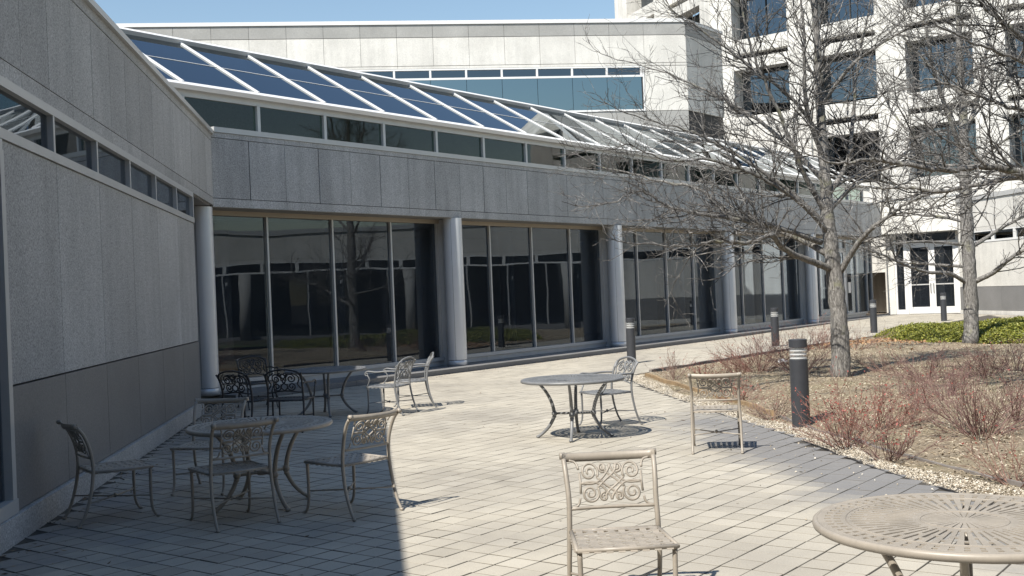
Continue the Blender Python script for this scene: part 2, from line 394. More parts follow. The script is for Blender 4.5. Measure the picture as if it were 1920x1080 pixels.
def scatter(name, X, Y, Zv, base, quads, scl, rng, mat, flat=None, tilt=.6, label=None, cat=None):
    K = len(X); base = np.array(base); th = rng.uniform(0, 2 * np.pi, K); t1 = rng.normal(0, tilt, K); t2 = rng.normal(0, tilt, K)
    def rz(a): c, s = np.cos(a), np.sin(a); o = np.zeros_like(a); i = np.ones_like(a); return np.stack([np.stack([c, -s, o], -1), np.stack([s, c, o], -1), np.stack([o, o, i], -1)], 1)
    def rx(a): c, s = np.cos(a), np.sin(a); o = np.zeros_like(a); i = np.ones_like(a); return np.stack([np.stack([i, o, o], -1), np.stack([o, c, -s], -1), np.stack([o, s, c], -1)], 1)
    def ry(a): c, s = np.cos(a), np.sin(a); o = np.zeros_like(a); i = np.ones_like(a); return np.stack([np.stack([c, o, s], -1), np.stack([o, i, o], -1), np.stack([-s, o, c], -1)], 1)
    Rm = rz(th) @ rx(t1) @ ry(t2)
    sc = rng.uniform(*scl, (K, 1, 1)) * rng.uniform(.7, 1.3, (K, 1, 3))
    V = np.einsum('kij,kvj->kvi', Rm, base[None] * sc) + np.stack([X, Y, Zv], 1)[:, None]
    quads = np.array(quads); Fq = (quads[None] + (np.arange(K) * len(base))[:, None, None]).reshape(-1, quads.shape[1])
    me = mesh_np(name, V.reshape(-1, 3), Fq, mat)
    o = bpy.data.objects.new(name, me); link(o); tag(o, label, cat, kind='stuff'); return o
def per_island(name, stops, rough=.8, scale=None):
    m, n, l, b = new_mat(name)
    r = n.new('ShaderNodeNewGeometry').outputs['Random Per Island']
    c = ramp(n, l, r, stops)
    if scale:
        c = mixc(n, l, 1.0, c, ramp(n, l, noise(n, l, pos(n), scale, 4), [(.3, (.75,) * 3), (.7, (1.15,) * 3)]), 'MULTIPLY')
    l.new(c, b.inputs['Base Color']); b.inputs['Roughness'].default_value = rough
    return m
OCT = [(1, 0, 0), (0, 1, 0), (-1, 0, 0), (0, -1, 0), (0, 0, .7), (0, 0, -.7), (.6, .6, .35), (-.6, .55, .3)]
OCT_F = [(0, 6, 4), (6, 1, 4), (1, 7, 4), (7, 2, 4), (2, 3, 4), (3, 0, 4), (0, 1, 6), (1, 2, 7)]
EDGING = smooth_line([(2.50, 21.2), (2.62, 19.6), (2.92, 17.3), (3.10, 15.6), (3.20, 14.3), (3.27, 13.1), (3.36, 12.4), (3.55, 11.0), (3.75, 9.6), (4.1, 8.0), (4.5, 6.0)], 70)
def make_gravel():
    rng = np.random.default_rng(8); n = 26000
    i = rng.integers(6, len(FRONT) - 2, n); t = rng.uniform(0, 1, n)[:, None]
    P = FRONT[i] * (1 - t) + FRONT[i + 1] * t
    d = FRONT[i + 1] - FRONT[i]; nn = np.stack([d[:, 1], -d[:, 0]], 1); nn /= np.linalg.norm(nn, axis=1)[:, None]
    wid = np.clip(.30 + .08 * np.sin(P[:, 1] * 1.7), .22, .5) + np.clip((10 - P[:, 1]) * .06, 0, .3)
    q = P + nn * (.015 + rng.uniform(0, 1, (n, 1)) ** 1.15 * wid[:, None])
    Zv = bed_z(q[:, 0], q[:, 1]) + .006
    MT['gravel'] = per_island('pale_gravel', [(0, (.20, .165, .125)), (.3, (.40, .345, .265)), (.65, (.54, .485, .39)), (1, (.68, .64, .56))])
    scatter('gravel', q[:, 0], q[:, 1], Zv, OCT, OCT_F, (.005, .0115), rng, MT['gravel'], label='pale loose gravel strip along the curved edge of the paving', cat='gravel')
    # a few stones kicked on to the pavers
    n = 120; i = rng.integers(14, 60, n); P = FRONT[i] + rng.normal(0, .05, (n, 2)); d = FRONT[i + 1] - FRONT[i]
    nn = np.stack([-d[:, 1], d[:, 0]], 1); nn /= np.linalg.norm(nn, axis=1)[:, None]
    q = P + nn * rng.exponential(.45, (n, 1))
    scatter('stray_gravel', q[:, 0], q[:, 1], np.full(n, .008), OCT, OCT_F, (.007, .013), rng, MT['gravel'], label='stray pale stones kicked from the gravel onto the pavers', cat='gravel')
make_gravel()
def make_mulch():
    rng = np.random.default_rng(9)
    MT['mulch'] = per_island('bleached_bark_chips', [(0, (.11, .08, .05)), (.3, (.25, .195, .13)), (.6, (.39, .32, .225)), (.85, (.52, .455, .345)), (1, (.60, .55, .44))], .95)
    X = rng.uniform(2.2, 17, 220000); Y = 4 + (38 - 4) * rng.uniform(0, 1, 220000) ** 1.5
    k = inside(BED, X, Y) & (X < .52 * Y + 1.0); X, Y = X[k][:60000], Y[k][:60000]
    chip = [(-1, -.3, -.08), (1, -.35, -.08), (1.1, .3, -.08), (-.9, .35, -.08), (-.9, -.2, .1), (.9, -.25, .1), (.95, .25, .1), (-.8, .25, .1)]
    cf = [(4, 5, 6, 7), (0, 1, 5, 4), (1, 2, 6, 5), (2, 3, 7, 6), (3, 0, 4, 7)]
    scatter('mulch_chips', X, Y, bed_z(X, Y) + .006, chip, cf, (.007, .022), rng, MT['mulch'], tilt=.3, label='dry bark chips and plant litter covering the planting bed', cat='mulch')
    MT['dryleaf'] = per_island('fallen_brown_leaves', [(0, (.20, .10, .05)), (.5, (.36, .20, .10)), (1, (.50, .33, .18))], .8)
    n = 900; c = gnd(1625, 648); X = c[0] + rng.normal(0, .75, n); Y = c[1] + rng.normal(0, 1.2, n)
    leaf = [(-1, 0, .05), (0, -.5, -.05), (1, 0, .1), (0, .5, -.02)]
    k = inside(BED, X, Y); X, Y = X[k], Y[k]
    scatter('fallen_leaves', X, Y, bed_z(X, Y) + .03, leaf, [(0, 1, 2, 3)], (.03, .06), rng, MT['dryleaf'], tilt=.5, label='drift of fallen brown leaves beside the green ground cover', cat='leaves')
make_mulch()
def make_litter():
    rng = np.random.default_rng(19)
    MT['litter'] = per_island('dry_litter', [(0, (.05, .04, .03)), (.5, (.16, .11, .07)), (1, (.34, .26, .17))], .9)
    u = rng.uniform(13.5, 40, 900); b = -15.93 + np.abs(rng.exponential(.16, 900)) + .02
    w = rng.uniform(5, 18, 420); m = -2.66 + .02 + rng.exponential(.14, 420)
    P = np.vstack([np.outer(u, U) + np.outer(b, N), np.outer(w, W) + np.outer(m, M)])
    Q = np.c_[rng.uniform(-2, 3.2, 80), rng.uniform(6, 22, 80)]; Q = Q[~inside(BED, Q[:, 0], Q[:, 1])]
    X = np.r_[P[:, 0], Q[:, 0]]; Yq = np.r_[P[:, 1], Q[:, 1]]; Zq = np.array([zg((x, y)) for x, y in zip(X, Yq)]) + .004
    scatter('leaf_litter', X, Yq, Zq, [(-1, 0, .05), (0, -.35, -.05), (1, 0, .1), (0, .35, -.02)], [(0, 1, 2, 3)], (.008, .028), rng, MT['litter'], tilt=.25, label='dry leaf fragments blown against the curb and over the pavers', cat='leaf litter')
make_litter()
def strip(name, line, h, th, mat, label, cat, z0=-.03, wob=.0, seed=1):
    rng = np.random.default_rng(seed); L = np.array(line); d = np.gradient(L, axis=0); nn = np.stack([d[:, 1], -d[:, 0]], 1); nn /= np.linalg.norm(nn, axis=1)[:, None]
    hh = h + rng.normal(0, wob, len(L)); mb = MB(); vs = []
    for p, q, t in zip(L, nn, hh):
        b = bed_z(np.array([p[0]]), np.array([p[1]]))[0]
        vs += [(*(p - q * th / 2), z0), (*(p + q * th / 2), z0), (*(p + q * th / 2), t + max(b, 0)), (*(p - q * th / 2), t + max(b, 0))]
    fs = []
    for i in range(len(L) - 1):
        a, b = 4 * i, 4 * i + 4
        fs += [(a + k, a + (k + 1) % 4, b + (k + 1) % 4, b + k) for k in range(4)]
    fs += [(0, 1, 2, 3), tuple(4 * (len(L) - 1) + k for k in (3, 2, 1, 0))]
    mb.add(vs, fs); o = mb.build(name, mat); return tag(o, label, cat)
MT['black_plastic'] = plain('black_plastic_edging', (.03, .03, .033), .5)
MT['old_timber'] = plain('weathered_timber', (.30, .21, .12), .85, 0, .35, 6, .5)
MT['grey_timber'] = plain('grey_weathered_timber', (.20, .18, .165), .9, 0, .3, 6, .5)
strip('paving_edging', FRONT[8:84], .004, .012, MT['black_plastic'], 'thin black edging between grey pavers and pale gravel', 'edging', wob=.006)
strip('timber_edging', EDGING[:34], .055, .05, MT['old_timber'], 'brown weathered timber edging behind the gravel strip', 'edging', wob=.008)
strip('buried_edging', EDGING[34:], .022, .03, MT['grey_timber'], 'grey half buried edging between gravel and mulch on the right', 'edging', wob=.012)
strip('path_edging', BACK[0:22], .05, .07, MT['grey_timber'], 'straight grey edging between the planting bed and the far path', 'edging', wob=.01)

# ------------------------------------------------------------------ left building (granite wall in shade)
def panel_row(B, name, parent, a_list, b0, b1, z0, z1, mat, gap=.009, joints=None):
    g = lambda i: gap * (joints[i % 2] if joints else 1)
    for i, (a, c) in enumerate(zip(a_list[:-1], a_list[1:])):
        MB().box(B, a + g(i) / 2, c - g(i + 1) / 2, b0, b1, z0 + gap / 2, z1 - gap / 2).build(name, mat, parent)
ZT = 4.86
def left_building():
    E = empty('granite_wing', tuple(LB.p(8, -6, 0)), 'long grey granite wall with strip window on the left, all in shade', 'building')
    m = -2.72; A0, A1 = 8.79, 18.1
    MB().box(LB, -6, A1 - .02, -22, m - .06, 0, 3.55).box(LB, -6, 20.4, -22, m - .06, 3.55, ZT - .03).build('core_wall', MT['joint'], E)
    aj = [A0] + [10.30 + 1.57 * i for i in range(5)] + [A1]
    # plinth, base course, wall panels, each stone its own piece
    panel_row(LB, 'plinth_stone', E, [-6, -3, 0, 3, 6, A0] + [11.87, 15.01, A1 + .01], m - .05, m + .05, -.03, .20, MT['granite'], .004)
    panel_row(LB, 'base_stone', E, aj, m - .05, m + .006, .203, 1.155, MT['granite_dark'])
    panel_row(LB, 'stone_panel', E, aj, m - .05, m, 1.161, 3.035, MT['granite'])
    panel_row(LB, 'stone_panel', E, [-6, -4.5, -3, -1.5, 0, 1.5, 3.0, 4.5], m - .05, m, .203, 3.035, MT['granite'])
    up = [20.50 - .795 * i for i in range(34)][::-1]; up2 = up[1::2]
    panel_row(LB, 'stone_panel', E, up, m - .05, m, 3.67, ZT - .16, MT['granite'], .009, (1.3, .6))
    panel_row(LB, 'edge_stone', E, up2, m - .05, m, 3.53, 3.666, MT['granite'], .004)
    panel_row(LB, 'cap_stone', E, up2, m - .05, m + .004, ZT - .156, ZT - .04, MT['granite'], .004)
    MB().box(LB, -6, 20.52, m - .5, m + .05, ZT - .04, ZT + .03).build('coping', MT['alu'], E)
    MB().box(LB, A1 - .02, 20.4, m - 2.5, m - .052, 3.51, 3.548).build('soffit', MT['granite_dark'], E)
    MB().box(LB, A1 - .018, A1, m - 1.6, m - .05, .2, 3.50).build('return_wall', MT['granite'], E)
    # strip window
    fr = MB().box(LB, -6, A1, m - .10, m + .012, 3.45, 3.525).box(LB, -6, A1, m - .10, m + .016, 3.04, 3.12)
    fr.box(LB, A1 - .07, A1, m - .1, m + .012, 3.12, 3.45)
    f = fr.build('strip_window_frame', MT['alu'], E)
    mu = [10.24 + 1.58 * i for i in range(-10, 5)]
    for a in mu: MB().box(LB, a - .026, a + .026, m - .1, m + .008, 3.12, 3.45).build('mullion', MT['alu'], f)
    ed = [-6] + mu + [A1 - .06]
    for a, c in zip(ed[:-1], ed[1:]): MB().box(LB, a + .026, c - .026, m - .055, m - .045, 3.12, 3.45).build('pane', MT['glass_front'], E)
    # tall window nearest the camera
    MB().box(LB, 4.5, A0, m - .1, m + .012, 2.95, 3.036).box(LB, 4.5, A0, m - .1, m + .03, .203, .31).box(LB, A0 - .09, A0 - .002, m - .1, m + .02, .31, 2.95).box(LB, 4.5, 4.58, m - .1, m + .02, .31, 2.95).box(LB, 6.6, 6.68, m - .1, m + .02, .31, 2.95).build('tall_window_frame', MT['alu'], E)
    MB().box(LB, 4.58, 6.6, m - .052, m - .042, .31, 2.95).build('pane', MT['glass_front'], E)
    MB().box(LB, 6.68, A0 - .09, m - .052, m - .042, .31, 2.95).build('pane', MT['glass_front'], E)
left_building()

# ------------------------------------------------------------------ glazed gallery (facade with columns, clerestory, rooflight)
COLU = [12.43 + 7.0 * i for i in range(5)]
NF, NG, NC = -16.36, -16.97, -16.52                          # stone band face, glass, column centres
GEND = 48.3
def gallery():
    E = empty('glazed_gallery', tuple(GB.p(30, -18, 0)), 'long glazed gallery with granite band, silver columns and sloping blue rooflight', 'building')
    # curb
    k = [12.6, 15.6, 19.1, 22.6, 26.1, 29.6, 33.1, 36.6, 40.1, 43.6, 47.9]
    for a, c in zip(k[:-1], k[1:]): MB().box(GB, a + .004, c - .004, NG - .3, -15.93, -.04, .10).build('curb_stone', MT['granite_dark'], E)
    # interior
    MB().box(GB, 10, GEND, -24, -17.3, .04, .09).build('floor_slab', MT['inside_floor'], E)
    MB().box(GB, 10, GEND, -23.2, -23, .09, 3.6).build('inner_wall', MT['inside'], E)
    MB().box(GB, 10, GEND, -24, -19.4, 3.55, 3.75).build('inner_ceiling', MT['inside'], E)
    MB().box(GB, 8, GEND + 1, -30, -19.42, 3.75, 6.95).build('roof_block', MT['granite_mid'], E)
    for i, u in enumerate([14.5, 18, 21.5, 25, 28.5, 32, 35.5, 39, 42.5, 46]):
        MB().lathe(GB.p(u + 1.2, -20.2, .09), [(.22, 0), (.22, 3.46)], 14).build('inner_column', MT['inside'], E, True)
    # granite band: panels between thin courses
    pl = [12.60 + .873 * i for i in range(41)]; pl[-1] = GEND
    MB().box(GB, 12.62, GEND, NG - .2, NF - .05, 3.53, ZT - .02).build('band_backing', MT['joint'], E)
    panel_row(GB, 'stone_panel', E, pl, NF - .05, NF, 3.66, ZT - .10, MT['granite_fascia'], .012, (.7, 1.6))
    pl2 = pl[::2]
    panel_row(GB, 'edge_stone', E, pl2, NF - .05, NF + .003, 3.50, 3.656, MT['granite_fascia'], .004)
    panel_row(GB, 'cap_stone', E, pl2, NF - .05, NF + .003, ZT - .096, ZT, MT['granite_fascia'], .004)
    MB().box(GB, 12.65, GEND, NG - .15, NF - .052, 3.49, 3.528).build('soffit', MT['granite_dark'], E)
    # glazed bays
    H0, H1 = .30, 3.40
    MB().box(GB, 10.5, GEND, NG - .08, NG + .10, H1, 3.488).build('window_head', MT['alu_tan'], E)
    sill = MB().box(GB, 10.5, 47.4, NG - .08, NG + .10, H0 - .08, H0).build('window_sill', MT['alu'], E)
    pan = [10.5 + 1.75 * i for i in range(22)]
    panel_row(GB, 'sill_panel', E, pan, NG - .06, NG + .07, .102, H0 - .082, MT['alu'], .006)
    for b in range(5):
        u0 = COLU[b]; last = b == 4
        us = [u0 + .10, u0 + 1.88, u0 + 3.62, u0 + 5.37, u0 + 6.92] if not last else [u0 + .10, u0 + 1.85, u0 + 3.55, u0 + 4.75, u0 + 5.9, u0 + 7.2, GEND - .05]
        for i, u in enumerate(us):
            w = .021 if 0 < i < len(us) - 1 else .03
            MB().box(GB, u - w, u + w, NG - .07, NG + .06, H0, H1).build('mullion', MT['alu'], E)
        for i, (a, c) in enumerate(zip(us[:-1], us[1:])):
            if last and i == 2: continue
            MB().box(GB, a + .03, c - .03, NG - .006, NG + .006, H0, H1).build('pane', MT['glass_front'], E)
        if last:                                             # single door in the end bay
            a, c = us[2] + .03, us[3] - .03
            d = MB().box(GB, a, a + .11, NG - .03, NG + .03, .12, 2.95).box(GB, c - .20, c, NG - .03, NG + .03, .12, 2.95).box(GB, a + .11, c - .2, NG - .03, NG + .03, .12, .36).box(GB, a + .11, c - .2, NG - .03, NG + .03, 2.85, 2.95).build('door', MT['white_metal'], E)
            MB().box(GB, a + .11, c - .20, NG - .006, NG + .006, .36, 2.85).build('door_pane', MT['glass_front'], d)
            MB().box(GB, a + .11, c - .20, NG + .02, NG + .05, 1.15, 1.2).build('push_bar', MT['alu'], d)
            MB().box(GB, a, c, NG - .05, NG + .05, 2.96, 3.02).build('door_head', MT['alu'], E)
            MB().box(GB, a, c, NG - .006, NG + .006, 3.02, H1).build('pane', MT['glass_front'], E)
            MB().box(GB, us[3] + .25, us[3] + .55, NG + .008, NG + .012, 1.15, 1.6).build('paper_notice', MT['white_metal'], E)
    # columns: cladding shell, flat jamb panel, base ring
    for u in COLU:
        c = MB()
        for s0 in (0, 1):
            vs = []; n = 20
            for z in (.24, 3.496):
                for i in range(n + 1):
                    t = math.pi * (s0 + i / n) + .012 * (1 if i == 0 else -1 if i == n else 0) + .55
                    vs.append(GB.p(u - .225 * math.cos(t), NC + .225 * math.sin(t), z))
            c.add(vs, [(i, i + 1, n + 2 + i, n + 1 + i) for i in range(n)])
        o = c.build('column', MT['silver'], E, True)
        MB().lathe(GB.p(u, NC, .10), [(.212, 0), (.212, 3.395)], 24).build('column_core', MT['joint'], o, True)
        MB().lathe(GB.p(u, NC, .102), [(.222, 0), (.222, .125), (.214, .128)], 28).build('column_base', MT['silver'], o, True)
        MB().box(GB, u - .045, u + .045, NG - .07, NC - .12, .10, 3.49).build('jamb_panel', MT['alu'], o)
    # clerestory
    nc = -16.93; E0, E1 = ZT, 5.82
    cm = [12.42 + 1.748 * i for i in range(21)]
    MB().box(GB, 12.68, GEND, nc - .1, NF + .02, ZT + .003, ZT + .10).build('clerestory_sill', MT['alu'], E)
    MB().box(GB, 12.2, GEND, nc - .06, nc + .05, 5.56, 5.74).build('clerestory_head', MT['alu'], E)
    MB().box(GB, 12.2, GEND, nc - .10, nc + .09, 5.742, E1).build('gutter', MT['white_metal'], E)
    for u in cm: MB().box(GB, u - .035, u + .035, nc - .06, nc + .07, ZT + .1, 5.56).build('mullion', MT['alu'], E)
    for a, c in zip(cm[:-1], cm[1:]):
        MB().box(GB, a + .035, min(c, GEND) - .035, nc - .006, nc + .006, ZT + .1, 5.56).build('pane', MT['glass_clere'], E)
    # rooflight: panes between sloping bars
    Ls, ph = 2.70, math.radians(30); ca, sa = math.cos(ph), math.sin(ph)
    def sp(u, t, h): return GB.p(u, nc + .03 - ca * t + sa * h, E1 + sa * t + ca * h)
    def slab(u0, u1, t0, t1, h0, h1):
        return MB().hexa([sp(u0, t0, h0), sp(u0, t1, h0), sp(u1, t1, h0), sp(u1, t0, h0), sp(u0, t0, h1), sp(u0, t1, h1), sp(u1, t1, h1), sp(u1, t0, h1)])
    ext = [cm[0] - 1.748] + cm
    for u in ext: slab(u - .027, u + .027, -.05, Ls + .05, -.03, .045).build('glazing_bar', MT['white_metal'], E)
    for a, c in zip(ext[:-1], ext[1:]):
        slab(a + .027, c - .027, 0, Ls * .50 - .004, 0, .012).build('rooflight_pane', MT['glass_roof'], E)
        slab(a + .027, c - .027, Ls * .50 + .004, Ls, 0, .012).build('rooflight_pane', MT['glass_roof'], E)
        slab(a + .027, c - .027, Ls * .50 - .010, Ls * .50 + .010, .0125, .02).build('glazing_joint', MT['white_metal'], E)
    slab(ext[0] - .3, GEND + .3, -.20, -.052, -.06, .03).build('eave_flashing', MT['white_metal'], E)
    slab(ext[0] - .3, GEND + .5, Ls + .005, Ls + .14, -.05, .10).build('ridge_flashing', MT['white_metal'], E)
    for a in ext[1:-1]:                                      # rafters and struts under the glass
        MB().tube([sp(a, .1, -.12), sp(a, Ls, -.12)], .05, 4).build('rafter', MT['alu'], E)
gallery()

# ------------------------------------------------------------------ entrance block and right wing
def right_wing():
    E = empty('entrance_wing', (19, 44, 0), 'sunlit pale granite wing with white double entrance doors beyond the trees', 'building')
    UD, UF, NR = 48.62, 47.95, -13.15                       # door plane, band plane, right end
    EB = Basis((0, 0, 0), N, U)                             # a along the door wall, b away from the court
    zf = .10
    # band over the doors
    MB().box(EB, -17.2, NR, UF + .06, UF + 5, 3.62, 5.0).build('band_backing', MT['joint'], E)
    panel_row(EB, 'stone_panel', E, [-16.40, -15.3, -14.2, NR], UF, UF + .05, 3.60, 5.02, MT['granite_light'])
    MB().box(EB, -16.4, NR, UF + .052, UD + .2, 3.57, 3.615).build('soffit', MT['granite_mid'], E)
    MB().box(EB, -16.42, NR + .03, UF - .03, UF + .5, 5.024, 5.10).build('coping', MT['alu'], E)
    # pilaster, sidelight, double doors
    MB().box(EB, -16.36, -16.02, UD - .1, UD + .3, zf, 3.565).build('pilaster', MT['granite_light'], E)
    fr = MB().box(EB, -16.02, -15.94, UD - .05, UD + .1, zf, 3.565).box(EB, -15.62, -15.47, UD - .06, UD + .1, zf, 3.565)
    fr.box(EB, -15.47, -13.42, UD - .06, UD + .1, 3.10, 3.22).box(EB, -13.42, -13.30, UD - .06, UD + .1, zf, 3.565).box(EB, -15.94, -15.62, UD - .05, UD + .1, zf, zf + .2)
    fr.build('door_frame', MT['white_metal'], E)
    MB().box(EB, -15.94, -15.62, UD, UD + .012, zf + .2, 3.565).build('sidelight_pane', MT['glass_front'], E)
    MB().box(EB, -15.47, -13.42, UD, UD + .012, 3.22, 3.565).build('transom_pane', MT['glass_front'], E)
    for a0, a1, hs in ((-15.465, -14.448, 1), (-14.442, -13.425, -1)):
        d = MB().box(EB, a0, a0 + .13, UD - .04, UD + .02, zf + .01, 3.095).box(EB, a1 - .13, a1, UD - .04, UD + .02, zf + .01, 3.095).box(EB, a0 + .13, a1 - .13, UD - .04, UD + .02, zf + .01, zf + .30).box(EB, a0 + .13, a1 - .13, UD - .04, UD + .02, 2.97, 3.095).build('door', MT['white_metal'], E)
        MB().box(EB, a0 + .13, a1 - .13, UD - .012, UD, zf + .30, 2.97).build('door_pane', MT['glass_front'], d)
        MB().box(EB, a0 + .13, a1 - .13, UD - .03, UD - .014, 1.34, 1.39).build('push_bar', MT['alu'], d)
        x = a1 - .06 if hs == 1 else a0 + .06
        MB().tube([EB.p(x, UD - .042, 1.0), EB.p(x, UD - .09, 1.0), EB.p(x, UD - .09, 1.4), EB.p(x, UD - .042, 1.4)], .013, 6).build('door_handle', MT['joint'], d)
    MB().box(EB, -17.2, NR, UD + 2.4, UD + 2.6, 0, 3.6).build('lobby_wall', MT['inside'], E)
    MB().box(EB, -17.2, NR, UD + .1, UD + 2.4, .02, .09).build('lobby_floor', MT['inside_floor'], E)
    # right wall, parallel to the left one, out of the frame
    c = GB.p(UF, NR, 0); RB = Basis(c, -W, -M)              # a towards the camera, b into the court
    LN = 9.4; FAR = 62
    MB().box(RB, .03, FAR, -14, -.06, 0, ZT).build('core_wall', MT['joint'], E)
    aj = [.02 + 1.5 * i for i in range(7)]; aj[-1] = LN
    panel_row(RB, 'plinth_stone', E, aj[::2] + [LN], -.05, .035, 0, .25, MT['granite_light'], .004)
    panel_row(RB, 'base_stone', E, aj, -.05, .006, .254, 1.20, MT['granite_dark'])
    panel_row(RB, 'stone_panel', E, aj, -.05, 0, 1.206, 2.975, MT['granite_light'])
    up = [.01 + 1.5 * i for i in range(42)]
    panel_row(RB, 'stone_panel', E, up, -.05, 0, 3.60, ZT - .16, MT['granite_light'])
    panel_row(RB, 'edge_stone', E, up[::2], -.05, .0, 3.46, 3.596, MT['granite_light'], .004)
    MB().box(RB, .02, FAR, -.5, .05, ZT - .15, ZT + .03).build('coping', MT['alu'], E)
    f = MB().box(RB, 1.0, FAR, -.10, .012, 3.40, 3.455).box(RB, 1.0, FAR, -.10, .016, 2.98, 3.06).build('strip_window_frame', MT['white_metal'], E)
    MB().box(RB, .02, 1.0, -.05, 0, 2.98, 3.455).build('stone_panel', MT['granite_light'], E)
    ed = [1.0 + 1.5 * i for i in range(41)]
    for a in ed: MB().box(RB, a, a + .14, -.1, .01, 3.06, 3.40).build('mullion', MT['white_metal'], f)
    for a in ed[:-1]: MB().box(RB, a + .14, a + 1.5, -.055, -.048, 3.06, 3.40).build('pane', MT['glass_tower'], E)
    # glazed part with columns (seen mirrored in the gallery windows)
    gl = [LN + 1.75 * i for i in range(30)]
    for a, q in zip(gl[:-1], gl[1:]):
        MB().box(RB, a + .03, q - .03, -.055, -.045, .3, 2.975).build('pane', MT['glass_tower'], E)
        MB().box(RB, a - .03, a + .03, -.058, .03, .3, 2.975).build('mullion', MT['alu'], E)
    MB().box(RB, LN, FAR, -.058, .05, .0, .30).build('sill_wall', MT['granite_dark'], E)
    for i in range(8):
        MB().lathe(RB.p(LN + .9 + 7 * i, .35, 0), [(.23, 0), (.23, 2.98)], 20).build('column', MT['granite_mid'], E, True)
right_wing()

def rear_sky_blocker():  # unseen block added behind the camera to deepen shade in the court
    B = Basis((0, -4.8, 0), (1., 0, 0), (0, 1., 0))
    E = empty('rear_sky_blocker', (4, -12, 0), 'added granite block behind the viewpoint, holding sky light off the court, outside the picture', 'building')
    MB().box(B, -9, 31, -14, -.06, 0, 13).build('core_wall', MT['joint'], E)
    xs = [-9 + 2.0 * i for i in range(21)]
    panel_row(B, 'stone_panel', E, xs, -.05, 0, 0, 3.0, MT['granite']); panel_row(B, 'stone_panel', E, xs, -.05, 0, 5.0, 13, MT['granite'])
    for a, c in zip(xs[:-1], xs[1:]): MB().box(B, a + .05, c - .05, -.055, -.045, 3.05, 4.95).build('pane', MT['glass_tower'], E)
    MB().box(B, -9, 31, -.5, .05, 13, 13.1).build('coping', MT['alu'], E)
rear_sky_blocker()

# ------------------------------------------------------------------ back building (two-storey pale granite with blue windows)
def back_building():
    d = azv(82.6); n = np.array([d[1], -d[0], 0]); P0 = at(640, 41, 44.0); P0[2] = 0
    B = Basis(P0, d, n)
    E = empty('back_building', tuple(B.p(0, -6, 0)), 'pale granite block with blue ribbon window behind the rooflight', 'building')
    s1 = 14.12
    MB().box(B, -40, s1 - .08, -18, -.08, 0, 12.7).build('core_wall', MT['joint'], E)
    js = [-.74 + 1.452 * i for i in range(-16, 11)]; js[-1] = s1
    panel_row(B, 'parapet_stone', E, js, -.07, .004, 12.17, 12.68, MT['granite_mid'], .012)
    panel_row(B, 'stone_panel', E, js, -.07, 0, 11.02, 12.16, MT['granite_light'], .012)
    panel_row(B, 'edge_stone', E, js[::2] + ([s1] if js[::2][-1] != s1 else []), -.07, .003, 10.90, 11.01, MT['granite_light'], .01)
    panel_row(B, 'lower_stone', E, js, -.07, 0, 5.0, 9.02, MT['granite_mid'], .012)
    MB().box(B, -40, s1 + .05, -.4, .05, 12.69, 12.84).build('coping', MT['white_metal'], E)
    we = 12.23
    panel_row(B, 'stone_panel', E, [we + .06, s1], -.07, 0, 9.03, 10.89, MT['granite_light'], .012)
    fr = MB().box(B, -20, we, -.12, .02, 10.83, 10.89).box(B, -20, we, -.12, .02, 10.44, 10.52).box(B, -20, we + .05, -.12, .03, 9.03, 9.10).box(B, we, we + .055, -.12, .02, 9.1, 10.89).build('window_frame', MT['white_metal'], E)
    mu = [we - .06 - 1.452 * i for i in range(20)]
    for a in mu: MB().box(B, a - .04, a + .04, -.1, .015, 10.52, 10.83).build('mullion', MT['white_metal'], fr)
    for a, c in zip(mu[1:], mu[:-1]):
        MB().box(B, a + .04, c - .04, -.06, -.05, 10.52, 10.83).build('upper_pane', MT['glass_tower'], E)
        MB().box(B, a + .008, c - .008, -.02, -.008, 9.10, 10.44).build('lower_pane', MT['glass_blue'], E)
    MB().box(B, -20, we, -.07, -.03, 9.1, 10.44).build('pane_backing', MT['blind'], E)
    # shaded end face, turned parallel to the gallery
    C = Basis(B.p(s1, 0, 0), U, N)
    js2 = [.02, 1.3, 2.6, 3.3]
    panel_row(C, 'parapet_stone', E, js2, -.07, 0, 12.17, 12.68, MT['granite_mid'], .012)
    panel_row(C, 'stone_panel', E, js2, -.07, 0, 11.02, 12.16, MT['granite_light'], .012)
    panel_row(C, 'stone_panel', E, js2, -.07, 0, 9.03, 11.01, MT['granite_light'], .012)
    panel_row(C, 'lower_stone', E, js2, -.37, -.3, 5.0, 9.02, MT['granite_light'], .012)
    MB().box(C, 0.02, 3.35, -.4, .05, 12.69, 12.83).build('coping', MT['white_metal'], E)
    MB().box(C, .02, 3.3, -6, -.08, 5, 12.65).build('core_wall', MT['joint'], E)
back_building()

